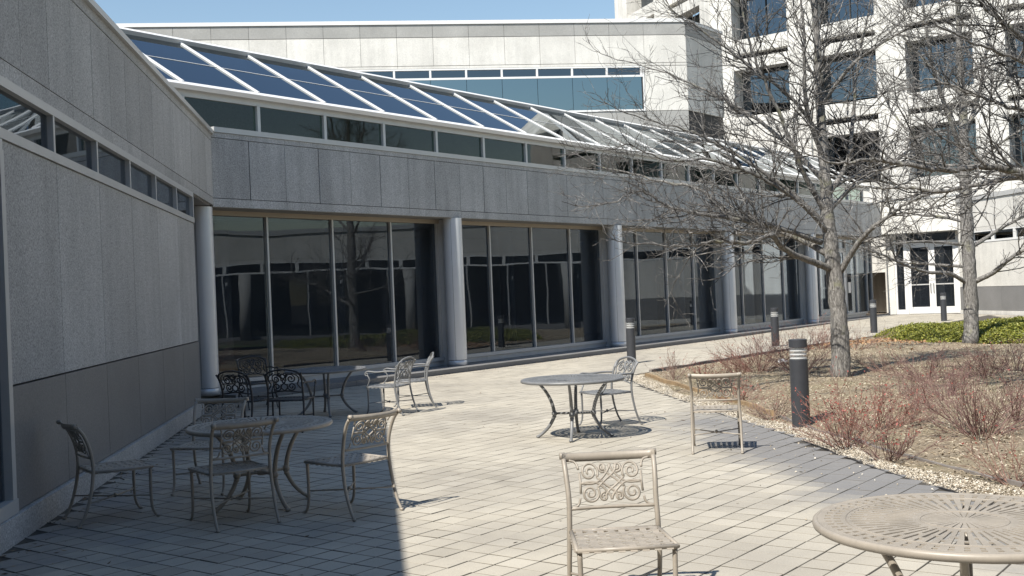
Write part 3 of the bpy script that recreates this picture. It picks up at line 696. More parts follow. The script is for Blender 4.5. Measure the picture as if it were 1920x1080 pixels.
# ------------------------------------------------------------------ office tower
def tower():
    P0 = at(1378, 221, 59.0); P0[2] = 0
    E = empty('office_tower', tuple(P0), 'white concrete office tower with deep dark windows behind the bare trees', 'building')
    dB = azv(127.4); nB = np.array([dB[1], -dB[0], 0]); B = Basis(P0, dB, nB)
    dA = azv(160); nA = np.array([dA[1], -dA[0], 0])
    ROWS = 9; PIT = 4.1; sill0 = 10.6 - 4.1
    def facet(Bs, s_list, wd, pier_edges, dep=1.0):
        lo, hi = pier_edges
        edges = []; s = lo
        for a in s_list: edges.append((s, a)); s = a + wd
        edges.append((s, hi))
        for a, c in edges:
            MB().box(Bs, a, c, -1.6, .06, 0, sill0 + ROWS * PIT).build('pier', MT['concrete'], E)
        for r in range(ROWS):
            z = sill0 + r * PIT
            for a in s_list:
                b0 = z - 1.6 if r else 5.0
                if r:
                    MB().box(Bs, a, a + wd, -.55, 0, z - .74, z).build('spandrel', MT['concrete'], E)
                    MB().box(Bs, a, a + wd, -1.4, -.75, z - 1.04, z - .02).build('slot_backing', MT['blind'], E)
                    MB().box(Bs, a, a + wd, -.8, 0, z - 1.60, z - 1.03).build('lintel', MT['concrete'], E)
                else:
                    MB().box(Bs, a, a + wd, -.55, 0, 2.0, z).build('spandrel', MT['concrete'], E)
                w = MB().box(Bs, a, a + wd, -1.0, -.985, z, z + 2.5).build('window', MT['glass_tower'], E)
                MB().box(Bs, a + wd * .5 - .03, a + wd * .5 + .03, -.984, -.93, z, z + 2.5).build('mullion', MT['joint'], w)
                MB().box(Bs, a, a + wd, -1.5, -1.1, z - .8, z + 2.55).build('room_backing', MT['blind'], E)
    sl = [.06 + 4.53 * i for i in range(0, 7)]
    facet(B, sl, 3.1, (-1.15, sl[-1] + 4.6))
    # receding left facet
    A = Basis(B.p(-1.15, 0, 0), -dA, nA)
    facet(A, [1.1, 6.4], 3.6, (.0, 11.7))
    MB().box(B, -1.0, 32, -25, -1.62, 0, sill0 + ROWS * PIT).build('core', MT['concrete'], E)
    # low podium wall in front of the tower
    MB().box(B, -3.1, 4.3, -.4, .3, 0, 10.45).build('podium', MT['concrete'], E)
tower()

# ------------------------------------------------------------------ bollard lights
MT['bollard'] = plain('charcoal_powder_coat', (.045, .048, .055), .45, 0, .12, 8)
MT['louvre'] = plain('bright_louvre_metal', (.80, .80, .79), .3, .4, .05)
MT['footing'] = plain('concrete_footing', (.42, .40, .36), .9, 0, .15, 10, .4)
m_, n_, l_, b_ = new_mat('clear_lens'); b_.inputs['Base Color'].default_value = (.75, .78, .78, 1); b_.inputs['Roughness'].default_value = .08
_t = n_.new('ShaderNodeBsdfTransparent'); _x = n_.new('ShaderNodeMixShader'); _x.inputs[0].default_value = .14
l_.new(_t.outputs[0], _x.inputs[1]); l_.new(b_.outputs[0], _x.inputs[2]); l_.new(_x.outputs[0], n_['Material Output'].inputs[0]); MT['lens'] = m_
def make_bollard(loc, label):
    E = empty('bollard_light', loc, label, 'bollard', az=0, group='bollard lights along the path')
    r = .104
    def part(name, prof, mat, par, sides=28):
        me = MB().lathe((0, 0, 0), prof, sides).mesh(name, None, True, mat); me.shade_smooth() if False else None
        o = bpy.data.objects.new(name, me); COL.objects.link(o); o.parent = par
        md = o.modifiers.new('edge', 'EDGE_SPLIT'); md.split_angle = math.radians(35)
        return o
    part('post', [(r, -.03), (r, .80), (r - .004, .804)], MT['bollard'], E)
    head = part('cap', [(r, .944), (r, 1.03), (r - .006, 1.036)], MT['bollard'], E)
    part('lens', [(r - .004, .805), (r - .004, .943)], MT['lens'], E)
    part('lamp_core', [(.03, .805), (.03, .943)], MT['louvre'], E, 12)
    for i in range(3):
        z = .812 + .044 * i
        part('louvre_ring', [(.032, z + .030), (r - .007, z), (r - .007, z + .005), (.032, z + .035)], MT['louvre'], E, 24)
    part('footing', [(.15, -.06), (.15, .012), (.14, .02)], MT['footing'], E)
    return E
_bt = [(3.29, 12.83, .0), (2.66, 25.2, 0), (6.95, 29.4, 0), (11.05, 33.9, .02), (15.55, 39.9, .05)]
_bl = ['tall charcoal bollard light nearest the camera, in the gravel edge', 'charcoal bollard light at the pointed tip of the planting bed', 'charcoal bollard light half hidden behind the red twigged shrubs', 'charcoal bollard light at the left end of the green ground cover', 'charcoal bollard light standing in front of the white double doors']
for (x, y, z), t in zip(_bt, _bl): make_bollard((x, y, z), t)

# ------------------------------------------------------------------ cast aluminium furniture
def coat(name, col, rough=.42):
    m, n, l, b = new_mat(name); p = n.new('ShaderNodeTexCoord').outputs['Object']
    s = noise(n, l, p, 7, 6, .7); f = noise(n, l, p, 160, 2)
    c = ramp(n, l, s, [(.3, tuple(x * .78 for x in col)), (.55, col), (.8, tuple(min(1, x * 1.12) for x in col))])
    l.new(c, b.inputs['Base Color']); b.inputs['Roughness'].default_value = rough
    bump(n, l, f, b, .15, .001)
    return m
MT['taupe'] = coat('taupe_powder_coat', (.35, .312, .262))
MT['slate'] = coat('slate_grey_powder_coat', (.19, .195, .20), .42)

MT['black'] = coat('shade_darkened_slate_coat', (.035, .037, .042), .38)  # slate coat copy, darkened to carry the shade on the rear-left armchairs
def child(name, mb, mat, par, smooth=True):
    me = mb if isinstance(mb, bpy.types.Mesh) else mb.mesh(name, None, smooth, mat)
    o = bpy.data.objects.new(name, me); COL.objects.link(o); o.parent = par; return o
def spiral(cx, cy, r0, r1, t0, turns, n=26):
    t = np.linspace(0, 1, n); r = r0 + (r1 - r0) * t; a = t0 + turns * 2 * np.pi * t
    return np.stack([cx + r * np.cos(a), cy + r * np.sin(a)], 1)
def spline(pts, n=16):
    P = np.array(pts, float); k = len(P); P = np.vstack([2 * P[0] - P[1], P, 2 * P[-1] - P[-2]]); out = []
    for i in range(1, k):
        for t in np.linspace(0, 1, n // (k - 1) + 1)[:-1 if i < k - 1 else None]:
            p0, p1, p2, p3 = P[i - 1:i + 3]
            out.append(.5 * (2 * p1 + (p2 - p0) * t + (2 * p0 - 5 * p1 + 4 * p2 - p3) * t * t + (3 * p1 - p0 - 3 * p2 + p3) * t ** 3))
    return np.array(out)
REAR = spline([(-.345, .012), (-.30, .09), (-.252, .24), (-.225, .41), (-.228, .52), (-.250, .63), (-.292, .73), (-.335, .785)], 36)   # (y, z)
def back_y(z): return np.interp(z, REAR[:, 1], REAR[:, 0])
def backcurve(ab): return np.array([(a, back_y(z) - .0 + .03 * (1 - (a / .25) ** 2) * -.6, z) for a, z in ab])
def scrolls_side():
    L = []; c = .662                                           # centre height of the panel
    for sx in (-1, 1):
        for sz in (-1, 1):
            q = spiral(.114, .054, .050, .009, math.radians(215), -1.75, 44); L.append(np.stack([sx * q[:, 0], c + sz * q[:, 1]], 1))
            q = spiral(.040, .074, .024, .006, math.radians(250), 1.4, 26); L.append(np.stack([sx * q[:, 0], c + sz * q[:, 1]], 1))
            q = spline([(.114 + .050 * math.cos(3.75), .054 + .050 * math.sin(3.75)), (.03, -.012), (-.02, -.05), (-.036, -.088)], 14); L.append(np.stack([sx * q[:, 0], c + sz * q[:, 1]], 1))
            q = spline([(.172, .07), (.178, .095), (.192, .11), (.218, .117)], 10); L.append(np.stack([sx * q[:, 0], c + sz * q[:, 1] * (1.0 if sz > 0 else 1.05)], 1))
            q = spline([(.0, .09), (.012, .06), (.055, .015), (.10, -.004), (.165, .0)], 16); L.append(np.stack([sx * q[:, 0], c + sz * q[:, 1]], 1))
        L.append(np.array([(sx * .168, c - .052), (sx * .165, c), (sx * .168, c + .052)]))
    return L
def scrolls_arm():
    L = []; c = .665
    for sx in (-1, 1):
        q = spiral(.10, .045, .070, .012, math.radians(200), -1.7, 44); L.append(np.stack([sx * q[:, 0], c + q[:, 1]], 1))
        q = spiral(.10, -.060, .062, .010, math.radians(150), 1.7, 44); L.append(np.stack([sx * q[:, 0], c + q[:, 1]], 1))
        q = spline([(.0, -.115), (.05, -.06), (-.02, .01), (.03, .075), (.0, .115)], 22); L.append(np.stack([sx * q[:, 0], c + q[:, 1]], 1))
        q = spline([(.215, -.09), (.18, -.03), (.205, .03), (.19, .08), (.12, .125)], 18); L.append(np.stack([sx * q[:, 0], c + q[:, 1]], 1))
        q = spiral(.035, .10, .03, .006, math.radians(270), 1.3, 24); L.append(np.stack([sx * q[:, 0], c + q[:, 1]], 1))
    return L
CH = {}
def chair_meshes(arm):
    mat = MT[arm] if arm else MT['taupe']; D = {}
    def tb(name, paths, rads, sides=6, flat=1.0):
        mb = MB()
        for p, r in zip(paths, rads): mb.tube(p, r, sides, True, flat)
        D[name] = mb.mesh(name, None, True, mat); return mb
    hw = .245
    for sgn, nm in ((-1, 'a'), (1, 'b')):
        P = np.array([(sgn * (hw - .010 * min(1, max(0, (z - .25) / .3)) + .012 * max(0, (z - .6) / .2)), y, z) for y, z in REAR])
        R = np.interp(P[:, 2], [0, .1, .4, .8], [.0125, .0125, .0145, .0135])
        mb = MB().tube(P, R, 8); mb.ball((P[0][0], P[0][1], .012), .017, 1, 1.2, .75)
        D['rear_leg_' + nm] = mb.mesh('rear_leg', None, True, mat)
        q = spline([(sgn * .238, .225, .415), (sgn * .236, .222, .25), (sgn * .236, .228, .10), (sgn * .237, .252, .03), (sgn * .238, .275, .012)], 16)
        mb = MB().tube(q, np.linspace(.0135, .010, len(q)), 8); mb.ball((q[-1][0], q[-1][1], .012), .016, 1, 1.2, .75)
        D['front_leg_' + nm] = mb.mesh('front_leg', None, True, mat)
    # top rail with rolled ends
    zt = .792; yt = -.342
    mb = MB()
    if not arm:
        xs = np.linspace(-.255, .255, 15); vs = []
        for x in xs:
            dy = -.035 * (1 - (x / .255) ** 2); zz = .006 * (x / .255) ** 2
            for (oy, oz) in ((-.008, .020), (.004, .018), (.012, -.026), (.002, -.028)): vs.append((x, yt + dy + oy, zt + zz + oz))
        fs = [(4 * i + k, 4 * i + (k + 1) % 4, 4 * i + 4 + (k + 1) % 4, 4 * i + 4 + k) for i in range(14) for k in range(4)] + [(0, 1, 2, 3), (59, 58, 57, 56)]
        mb.add(vs, fs)
        for s in (-1, 1):
            mb.tube([(s * .236, yt - .016, zt + .010), (s * .266, yt - .016, zt + .010)], .019, 10)
    else:
        q = spline([(-.235, back_y(.70), .70), (-.228, back_y(.76) - .004, .76), (-.17, -.335, .808), (0, -.352, .835), (.17, -.335, .808), (.228, back_y(.76) - .004, .76), (.235, back_y(.70), .70)], 42)
        mb.tube(q, .013, 8)
    D['top_rail'] = mb.mesh('top_rail', None, True, mat)
    zl = .535
    tb('lower_rail', [np.array([(x, back_y(zl) - .02 * (1 - (x / .24) ** 2), zl + (0.012 * math.cos(x / .24 * math.pi) if arm else 0)) for x in np.linspace(-.238, .238, 9)])], [.010])
    sc = scrolls_arm() if arm else scrolls_side()
    tb('scrollwork', [backcurve(q) for q in sc], [.0098 if arm else .0068] * len(sc), 5)
    # seat: frame, then woven straps
    fw, bw, y0, y1, zs = .250, .232, -.215, .238, .418
    loop = [(-bw, y0, zs), (-fw, y1, zs), (fw, y1, zs), (bw, y0, zs), (-bw, y0, zs)]
    mb = MB()
    for a, c in zip(loop[:-1], loop[1:]): mb.tube([a, c], .0125, 8)
    D['seat'] = mb.mesh('seat_frame', None, True, mat)
    nx, ny = 8, 7; sx = np.linspace(-.84, .84, nx); sy = np.linspace(.09, .91, ny)
    S = []
    for i, f in enumerate(sx):
        vs = []; ys = np.r_[0, np.linspace(.03, .97, 4 * ny + 1), 1]
        for t in ys:
            y = y0 + (y1 - y0) * t; w = bw + (fw - bw) * t; ph = math.cos((t - .09) / (.82 / (ny - 1)) * math.pi) * (1 if i % 2 else -1)
            e = max(0, (abs(t - .5) - .455) / .045); y += .016 * e * (1 if t > .5 else -1); z = zs + .015 + .0028 * ph * (1 - e) - .007 * math.sin(math.pi * t) - .004 * (1 - f * f) - .022 * e * e
            vs += [(w * f - .0175, y, z), (w * f + .0175, y, z), (w * f + .0175, y, z - .003), (w * f - .0175, y, z - .003)]
        k = len(ys); fs = [(4 * j + q, 4 * j + (q + 1) % 4, 4 * j + 4 + (q + 1) % 4, 4 * j + 4 + q) for j in range(k - 1) for q in range(4)]
        fs += [(3, 2, 1, 0), tuple(4 * (k - 1) + q for q in range(4))]
        S.append(MB().add(vs, fs).mesh('strap', None, False, mat))
    for j, t in enumerate(sy):
        vs = []; xs = np.linspace(-1, 1, 4 * nx + 1)
        for f in xs:
            w = bw + (fw - bw) * t; y = y0 + (y1 - y0) * t; ph = -math.cos((f + .84) / (1.68 / (nx - 1)) * math.pi) * (-1) ** j
            e = max(0, (abs(f) - .92) / .08); z = zs + .015 + .0028 * ph * (1 - e) - .007 * math.sin(math.pi * t) - .004 * (1 - f * f) - .022 * e * e; f = f * (1 + .06 * e)
            vs += [(w * f, y - .0175, z), (w * f, y + .0175, z), (w * f, y + .0175, z - .003), (w * f, y - .0175, z - .003)]
        k = len(xs); fs = [(4 * i + (q + 1) % 4, 4 * i + q, 4 * i + 4 + q, 4 * i + 4 + (q + 1) % 4) for i in range(k - 1) for q in range(4)]
        fs += [(0, 1, 2, 3), tuple(4 * (k - 1) + q for q in (3, 2, 1, 0))]
        S.append(MB().add(vs, fs).mesh('strap', None, False, mat))
    D['straps'] = S
    zc = .185
    cr = [[(sx_ * .24, -.262, zc), (0, 0, zc - .006), (-sx_ * .236, .225, zc)] for sx_ in (-1, 1)]
    mb = MB()
    for p in cr: mb.tube(p, .0065, 6)
    mb.ball((0, 0, zc), .016, 1, 1, 1.3)
    D['cross_stretcher'] = mb.mesh('cross_stretcher', None, True, mat)
    if arm:
        for s, nm in ((-1, 'a'), (1, 'b')):
            q = spline([(s * .240, back_y(.64), .645), (s * .275, -.12, .650), (s * .285, .05, .640), (s * .282, .17, .652), (s * .280, .215, .640)], 20)
            mb = MB().tube(q, .0125, 8)
            w = spiral(.212, .612, .030, .008, math.radians(80), -1.3, 22); mb.tube([(s * .280, y, z) for y, z in w], .008, 6)
            w = spline([(s * .280, .20, .60), (s * .278, .165, .53), (s * .262, .20, .46), (s * .246, .228, .418)], 14); mb.tube(w, .010, 6)
            D['arm_' + nm] = mb.mesh('arm', None, True, mat)
    return D
def make_chair(x, y, az, label, arm=False, group=None):
    if arm not in CH: CH[arm] = chair_meshes(arm)
    D = CH[arm]
    E = empty('armchair' if arm else 'side_chair', (x, y, 0), label, 'chair', az=az, group=group)
    child('rear_leg', D['rear_leg_a'], None, E); child('rear_leg', D['rear_leg_b'], None, E)
    child('front_leg', D['front_leg_a'], None, E); child('front_leg', D['front_leg_b'], None, E)
    child('top_rail', D['top_rail'], None, E)
    lr = child('lower_rail', D['lower_rail'], None, E); child('scrollwork', D['scrollwork'], None, E)
    st = child('seat', D['seat'], None, E)
    for me in D['straps']: child('strap', me, None, st)
    child('cross_stretcher', D['cross_stretcher'], None, E)
    if arm: child('armrest', D['arm_a'], None, E); child('armrest', D['arm_b'], None, E)
    return E

TB = {}
def table_top_mesh(mat):
    NS = 60; frac = .38
    holes = [(.056, .160, 'A'), (.205, .315, 'E'), (.335, .452, 'E'), (.230, .385, 'O'), (.402, .452, 'O'), (.492, .519, 'P'), (.531, .556, 'P')]
    rs = sorted({.0, .048, .056, .160, .172, .205, .230, .315, .335, .385, .402, .452, .470, .492, .519, .531, .556, .575, .590})
    ang = []
    for k in range(NS):
        a = 2 * math.pi * k / NS; w = 2 * math.pi / NS
        ang += [a, a + w * (1 - frac)]
    na = len(ang); V = [(0, 0)]; ring = {}
    for i, r in enumerate(rs[1:]):
        ring[i] = len(V); V += [(r * math.cos(a), r * math.sin(a)) for a in ang]
    F = [(0, ring[0] + j, ring[0] + (j + 1) % na) for j in range(na)]
    for i in range(len(rs) - 2):
        r0, r1 = rs[i + 1], rs[i + 2]; mid = (r0 + r1) / 2
        for j in range(na):
            sec, slot = divmod(j, 2); hole = False
            if slot:
                for h0, h1, ty in holes:
                    if h0 <= mid <= h1 and (ty == 'P' or (ty == 'A' and sec % 2 == 0) or (ty == 'E' and sec % 2 == 0) or (ty == 'O' and sec % 2 == 1)): hole = True
            if not hole: F.append((ring[i] + j, ring[i + 1] + j, ring[i + 1] + (j + 1) % na, ring[i] + (j + 1) % na))
    z1, z0 = .690, .684; n = len(V); E = {}
    for f in F:
        for a, b in zip(f, f[1:] + f[:1]): E[(a, b)] = E.get((a, b), 0) + 1
    faces = list(F) + [tuple(v + n for v in f[::-1]) for f in F] + [(a, a + n, b + n, b) for (a, b) in E if (b, a) not in E]
    vs = [(x, y, z1) for x, y in V] + [(x, y, z0) for x, y in V]
    return MB().add(vs, faces).mesh('table_top', None, False, mat)
def table_meshes(mat):
    D = {'top': table_top_mesh(mat)}
    mb = MB(); t = np.linspace(0, 2 * np.pi, 73); ns = 10; vs = []
    for a in t[:-1]:
        for k in range(ns):
            p = 2 * math.pi * k / ns; r = .592 + .016 * math.cos(p); vs.append((r * math.cos(a), r * math.sin(a), .674 + .019 * math.sin(p)))
    K = 72; fs = [(i * ns + k, ((i + 1) % K) * ns + k, ((i + 1) % K) * ns + (k + 1) % ns, i * ns + (k + 1) % ns) for i in range(K) for k in range(ns)]
    D['rim'] = mb.add(vs, fs).mesh('rim', None, True, mat)
    mb = MB()
    for r in (.172, .470):
        for a0 in range(72):
            pass
        q = [(r * math.cos(a), r * math.sin(a), .6905) for a in t]; mb.tube(q, .0022, 4, False)
    D['ridge'] = mb.mesh('ridge_rings', None, True, mat)
    D['legs'] = []; D['bars'] = []
    for k in range(4):
        a = math.pi / 2 * k + math.pi / 4; c, s = math.cos(a), math.sin(a)
        q = spline([(.440, .672), (.395, .635), (.315, .535), (.255, .41), (.230, .285), (.245, .22), (.30, .13), (.375, .055), (.425, .022)], 40)
        mb = MB().tube([(r * c, r * s, z) for r, z in q], np.interp(q[:, 1], [0, .28, .5, .68], [.017, .021, .019, .015]), 8)
        mb.ball((.43 * c, .43 * s, .018), .026, 1, 1, .7); mb.ball((.228 * c, .228 * s, .283), .034, 1, 1, 1)
        mb.ball((.233 * c, .233 * s, .245), .026, 1, 1, .7)
        D['legs'].append(mb.mesh('leg', None, True, mat))
    for k in range(2):
        a = math.pi / 2 * k + math.pi / 4; c, s = math.cos(a), math.sin(a)
        D['bars'].append(MB().tube([(-.228 * c, -.228 * s, .283 + .001 * k), (.228 * c, .228 * s, .283 + .001 * k)], .013, 8).mesh('cross_bar', None, True, mat))
    D['bars'].append(MB().lathe((0, 0, 0), [(.035, .26), (.05, .275), (.05, .295), (.03, .315)], 16).mesh('hub', None, True, mat))
    return D
def make_table(x, y, az, label, kind):
    if kind not in TB: TB[kind] = table_meshes(MT[kind])
    D = TB[kind]; E = empty('round_table', (x, y, 0), label, 'table', az=az, group='round cast metal patio tables')
    tp = child('table_top', D['top'], None, E); child('rim', D['rim'], None, tp); child('ridge_rings', D['ridge'], None, tp)
    for me in D['legs']: child('leg', me, None, E)
    child('cross_bar', D['bars'][0], None, E); child('cross_bar', D['bars'][1], None, E); child('hub', D['bars'][2], None, E)
make_table(1.825, 4.56, -22, 'taupe round table cut off at the lower right corner', 'taupe')
make_table(-2.18, 9.35, 5, 'taupe round table in the shade beside the granite wall', 'taupe')
make_table(.66, 12.87, -36, 'slate grey round table standing alone in the sun', 'slate')
make_table(-2.85, 16.6, 30, 'slate grey round table in shade close to the gallery windows', 'slate')
make_chair(.505, 5.70, 177, 'taupe scroll back chair in the sunny foreground facing the camera', group='taupe armless chairs')
make_chair(2.06, 11.47, 10, 'taupe chair seen from behind next to the nearest bollard', group='taupe armless chairs')
make_chair(-3.33, 9.08, 55, 'taupe chair against the granite wall, seen from the side', group='taupe armless chairs')
make_chair(-2.28, 8.72, -35, 'taupe chair with its back to the camera before the shaded table', group='taupe armless chairs')
make_chair(-1.38, 8.92, -48, 'taupe chair at the shadow edge, right of the shaded table', group='taupe armless chairs')
make_chair(-2.88, 10.25, 188, 'taupe chair behind the shaded table, facing the camera', group='taupe armless chairs')
AG = 'dark cast metal armchairs'
make_chair(1.13, 13.88, 244, 'slate armchair behind the sunlit slate table', 'slate', AG)
make_chair(-3.62, 14.9, 24, 'left one of two shade-darkened slate armchairs backing onto the shaded taupe table', 'black', AG)
make_chair(-3.02, 14.8, 6, 'right one of two shade-darkened slate armchairs backing onto the shaded taupe table', 'black', AG)
make_chair(-1.88, 16.35, 292, 'slate armchair right of the far shaded table, nearer of the pair', 'slate', AG)
make_chair(-1.62, 17.2, 262, 'slate armchair in the sun edge right of the far table, farther of the pair', 'slate', AG)
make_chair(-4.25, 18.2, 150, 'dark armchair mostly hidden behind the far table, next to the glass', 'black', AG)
def make_wrapper():
    rng = np.random.default_rng(5); bm = bmesh.new(); bmesh.ops.create_icosphere(bm, subdivisions=2, radius=.09)
    for v in bm.verts: v.co *= 1 + rng.normal(0, .22); v.co.z *= .55
    me = bpy.data.meshes.new('plastic_wrapper'); bm.to_mesh(me); bm.free(); me.materials.append(MT['white_metal'])
    g = gnd(1468, 684, .12); o = bpy.data.objects.new('plastic_wrapper', me); o.location = (g[0], g[1], bed_z(np.array([g[0]]), np.array([g[1]]))[0] + .05); link(o)
    tag(o, 'crumpled white plastic wrapper caught under the red twigged shrubs', 'litter')
make_wrapper()

# ------------------------------------------------------------------ bare trees
def bark_mat():
    m, n, l, b = new_mat('grey_furrowed_bark'); p = pos(n)
    w = noise(n, l, mapping(n, l, p, (1, 1, .28)), 38, 5, .7, .6); g = noise(n, l, p, 3.5, 5, .65)
    c = ramp(n, l, w, [(.34, (.06, .056, .052)), (.5, (.21, .20, .187)), (.66, (.40, .385, .36))])
    c = mixc(n, l, ramp(n, l, g, [(.56, (0, 0, 0)), (.68, (.45, .45, .45))]), c, (.30, .30, .17))
    l.new(c, b.inputs['Base Color']); b.inputs['Roughness'].default_value = .92
    bump(n, l, w, b, 1.0, .03)
    return m
MT['bark'] = bark_mat()
def twig_mat():
    m, n, l, b = new_mat('grey_twig'); p = pos(n)
    g = noise(n, l, p, 9, 4, .7)
    c = ramp(n, l, g, [(.38, (.045, .042, .04)), (.53, (.14, .133, .125)), (.66, (.38, .365, .345))])
    l.new(c, b.inputs['Base Color']); b.inputs['Roughness'].default_value = .85
    return m
MT['twig'] = twig_mat()
def unit(v): return v / (np.linalg.norm(v) + 1e-9)
def sweep(rng, p, d, length, n, wob, up=.0):
    pts = [np.array(p)]; d = unit(np.array(d, float))
    for i in range(n - 1):
        d = unit(d + rng.normal(0, wob, 3) + Z * up); pts.append(pts[-1] + d * length / (n - 1))
    return np.array(pts)
def side_dir(rng, t, spread):
    r = rng.normal(0, 1, 3); r -= t * (r @ t); r = unit(r)
    if r[2] < -.3: r[2] *= .4
    return unit(t * math.cos(spread) + r * math.sin(spread))
def resample(P, n):
    t = np.r_[0, np.cumsum(np.linalg.norm(np.diff(P, axis=0), axis=1))]; q = np.linspace(0, t[-1], n)
    return np.stack([np.interp(q, t, P[:, i]) for i in range(3)], 1)
def make_tree(name, label, trunk, trad, limbs, seed, dens=1.0, tips=1.0):
    """trunk: world polyline, limbs: list of (polyline, r0, r1); everything finer grows from the limbs"""
    rng = np.random.default_rng(seed)
    E = empty(name, tuple(trunk[0]), label, 'tree')
    tr = spline(trunk, 60); tr = tr + np.c_[rng.normal(0, .006, (len(tr), 2)), np.zeros(len(tr))]
    rr = np.interp(np.linspace(0, 1, len(tr)), np.linspace(0, 1, len(trad)), trad) * .93 * rng.normal(1, .02, len(tr))
    rr[0] *= 1.18; rr[1] *= 1.06
    tr[0][2] -= .15
    mb = MB().tube(tr, rr, 18); mb.v = [tuple(np.array(v) + rng.normal(0, .006, 3)) for v in mb.v]
    mb.build('trunk', MT['bark'], E, True)
    L1 = []; L2 = []; L3 = []
    for P, r0, r1 in limbs + [(trunk, trad[0], trad[-1])]:
        istrunk = P is trunk
        q = spline(P, max(20, 7 * len(P)))
        if not istrunk:
            q = q + rng.normal(0, .014, q.shape) * np.linspace(0, 1, len(q))[:, None]
            mb = MB().tube(q, np.linspace(r0 * .86, r1 * .8, len(q)) * rng.normal(1, .04, len(q)), 9); mb.build('limb', MT['bark'], E, True)
        T = np.gradient(q, axis=0); length = np.linalg.norm(np.diff(q, axis=0), axis=1).sum()
        k = int(length * 7.6 * dens)
        for _ in range(k):
            t = rng.uniform(.55 if istrunk else .14, 1) ** .85; i = min(int(t * (len(q) - 1)), len(q) - 1)
            tt = unit(T[i]); ln = rng.uniform(.55, 1.7) * (1.1 - .35 * t) * tips
            d = side_dir(rng, tt, rng.uniform(.5, 1.15))
            s = sweep(rng, q[i], d, ln, 7, .17, .035); rb = max(.0055, (r0 + (r1 - r0) * t) * .42); rb = min(rb, .0135)
            L1.append((s, rb))
        s = sweep(rng, q[-1], T[-1], rng.uniform(.6, 1.2), 7, .14, .03); L1.append((s, r1))
    for s, rb in L1:
        ln = np.linalg.norm(np.diff(s, axis=0), axis=1).sum(); T = np.gradient(s, axis=0)
        for _ in range(int(3 + ln * 5.5 * dens)):
            t = rng.uniform(.12, 1); i = min(int(t * 6), 6); f = t * 6 - i; p = s[i] if i == 6 else s[i] * (1 - f) + s[i + 1] * f
            c = sweep(rng, p, side_dir(rng, unit(T[i]), rng.uniform(.45, 1.1)), rng.uniform(.16, .62), 5, .22, .05)
            L2.append((c, rb * .52))
    for s, rb in L2:
        T = np.gradient(s, axis=0)
        for _ in range(rng.integers(1, 3)):
            i = rng.integers(1, 5)
            L3.append((sweep(rng, s[i], side_dir(rng, unit(T[i]), rng.uniform(.5, 1.1)), rng.uniform(.06, .24), 3, .25, .05), rb * .6))
    Vs = []; Fs = []; k0 = 0
    for L, sides in ((L1, 5), (L2, 3), (L3, 3)):
        P = np.stack([a for a, _ in L]); n = P.shape[1]
        R = np.array([max(.0028, b) for _, b in L])[:, None] * np.linspace(1, .45, n)[None]
        R = np.maximum(R, .0026)
        V, F = tubes_np(P, R, sides); Vs.append(V); Fs.append(F + k0); k0 += len(V)
    V = np.concatenate(Vs) - off(E); me = mesh_np('twigs', V, np.concatenate(Fs), MT['twig'], True)
    o = bpy.data.objects.new('twigs', me); link(o, E); o['kind'] = 'stuff'
    return E
def pl(pts, Y0, Y1):
    """limb through photograph points, running from depth Y0 to Y1"""
    return np.array([at(x, y, Y0 + (Y1 - Y0) * i / max(1, len(pts) - 1)) for i, (x, y) in enumerate(pts)])
def trunk_pts(pts, Y0, Y1):
    P = pl(pts, Y0, Y1); P[0][2] = bed_z(P[0][:1], P[0][1:2])[0]; return P
Y = 18.1
t1 = trunk_pts([(1578, 716), (1574, 610), (1565, 520), (1557, 450), (1550, 380), (1545, 300), (1538, 200), (1534, 100), (1526, 0), (1520, -110), (1516, -200)], Y, Y)
limbs1 = [
    (pl([(1560, 505), (1524, 491), (1490, 478), (1461, 459), (1447, 440), (1405, 455), (1350, 452), (1290, 462), (1235, 458)], Y, 15.6), .072, .012),
    (pl([(1549, 475), (1496, 446), (1437, 424), (1353, 392), (1309, 355), (1220, 335), (1130, 312)], Y, 19.2), .066, .012),
    (pl([(1540, 455), (1470, 430), (1393, 413), (1309, 400), (1253, 387), (1198, 358), (1150, 380)], Y, 16.4), .055, .010),
    (pl([(1549, 400), (1510, 330), (1485, 270), (1440, 165), (1403, 74), (1390, -20)], Y, 17.0), .060, .014),
    (pl([(1546, 340), (1484, 278), (1420, 225), (1360, 188), (1274, 146), (1190, 118)], Y, 19.4), .052, .010),
    (pl([(1574, 512), (1597, 474), (1620, 442), (1646, 420), (1692, 388), (1742, 363), (1800, 348)], Y, 16.6), .062, .014),
    (pl([(1551, 370), (1590, 300), (1600, 210), (1612, 100), (1640, -30)], Y, 18.9), .055, .014),
    (pl([(1545, 300), (1512, 200), (1508, 90), (1500, -60)], Y, 17.3), .055, .014),
    (pl([(1551, 400), (1600, 350), (1680, 300), (1760, 230), (1830, 160)], Y, 19.6), .045, .010),
    (pl([(1543, 260), (1480, 180), (1400, 120), (1320, 60), (1250, 10)], Y, 17.6), .040, .010),
    (pl([(1556, 440), (1500, 380), (1420, 330), (1330, 300), (1250, 300), (1170, 270)], Y, 16.0), .048, .010),
    (pl([(1550, 420), (1470, 350), (1370, 285), (1290, 245), (1210, 225)], Y, 17.5), .045, .010),
    (pl([(1538, 200), (1600, 120), (1690, 60), (1780, 10)], Y, 17.0), .040, .010),
    (pl([(1548, 360), (1610, 330), (1690, 345), (1770, 300)], Y, 20.4), .040, .010),
]
make_tree('bare_tree', 'bare grey tree in the bed behind the nearest bollard', t1, [.165, .150, .150, .125, .105, .09, .075, .06, .045, .03, .02], limbs1, 21, .85)
Y = 25.2
t2 = trunk_pts([(1821, 655), (1820, 560), (1816, 480), (1812, 400), (1808, 300), (1806, 220), (1800, 120), (1796, 20), (1790, -90)], Y, Y)
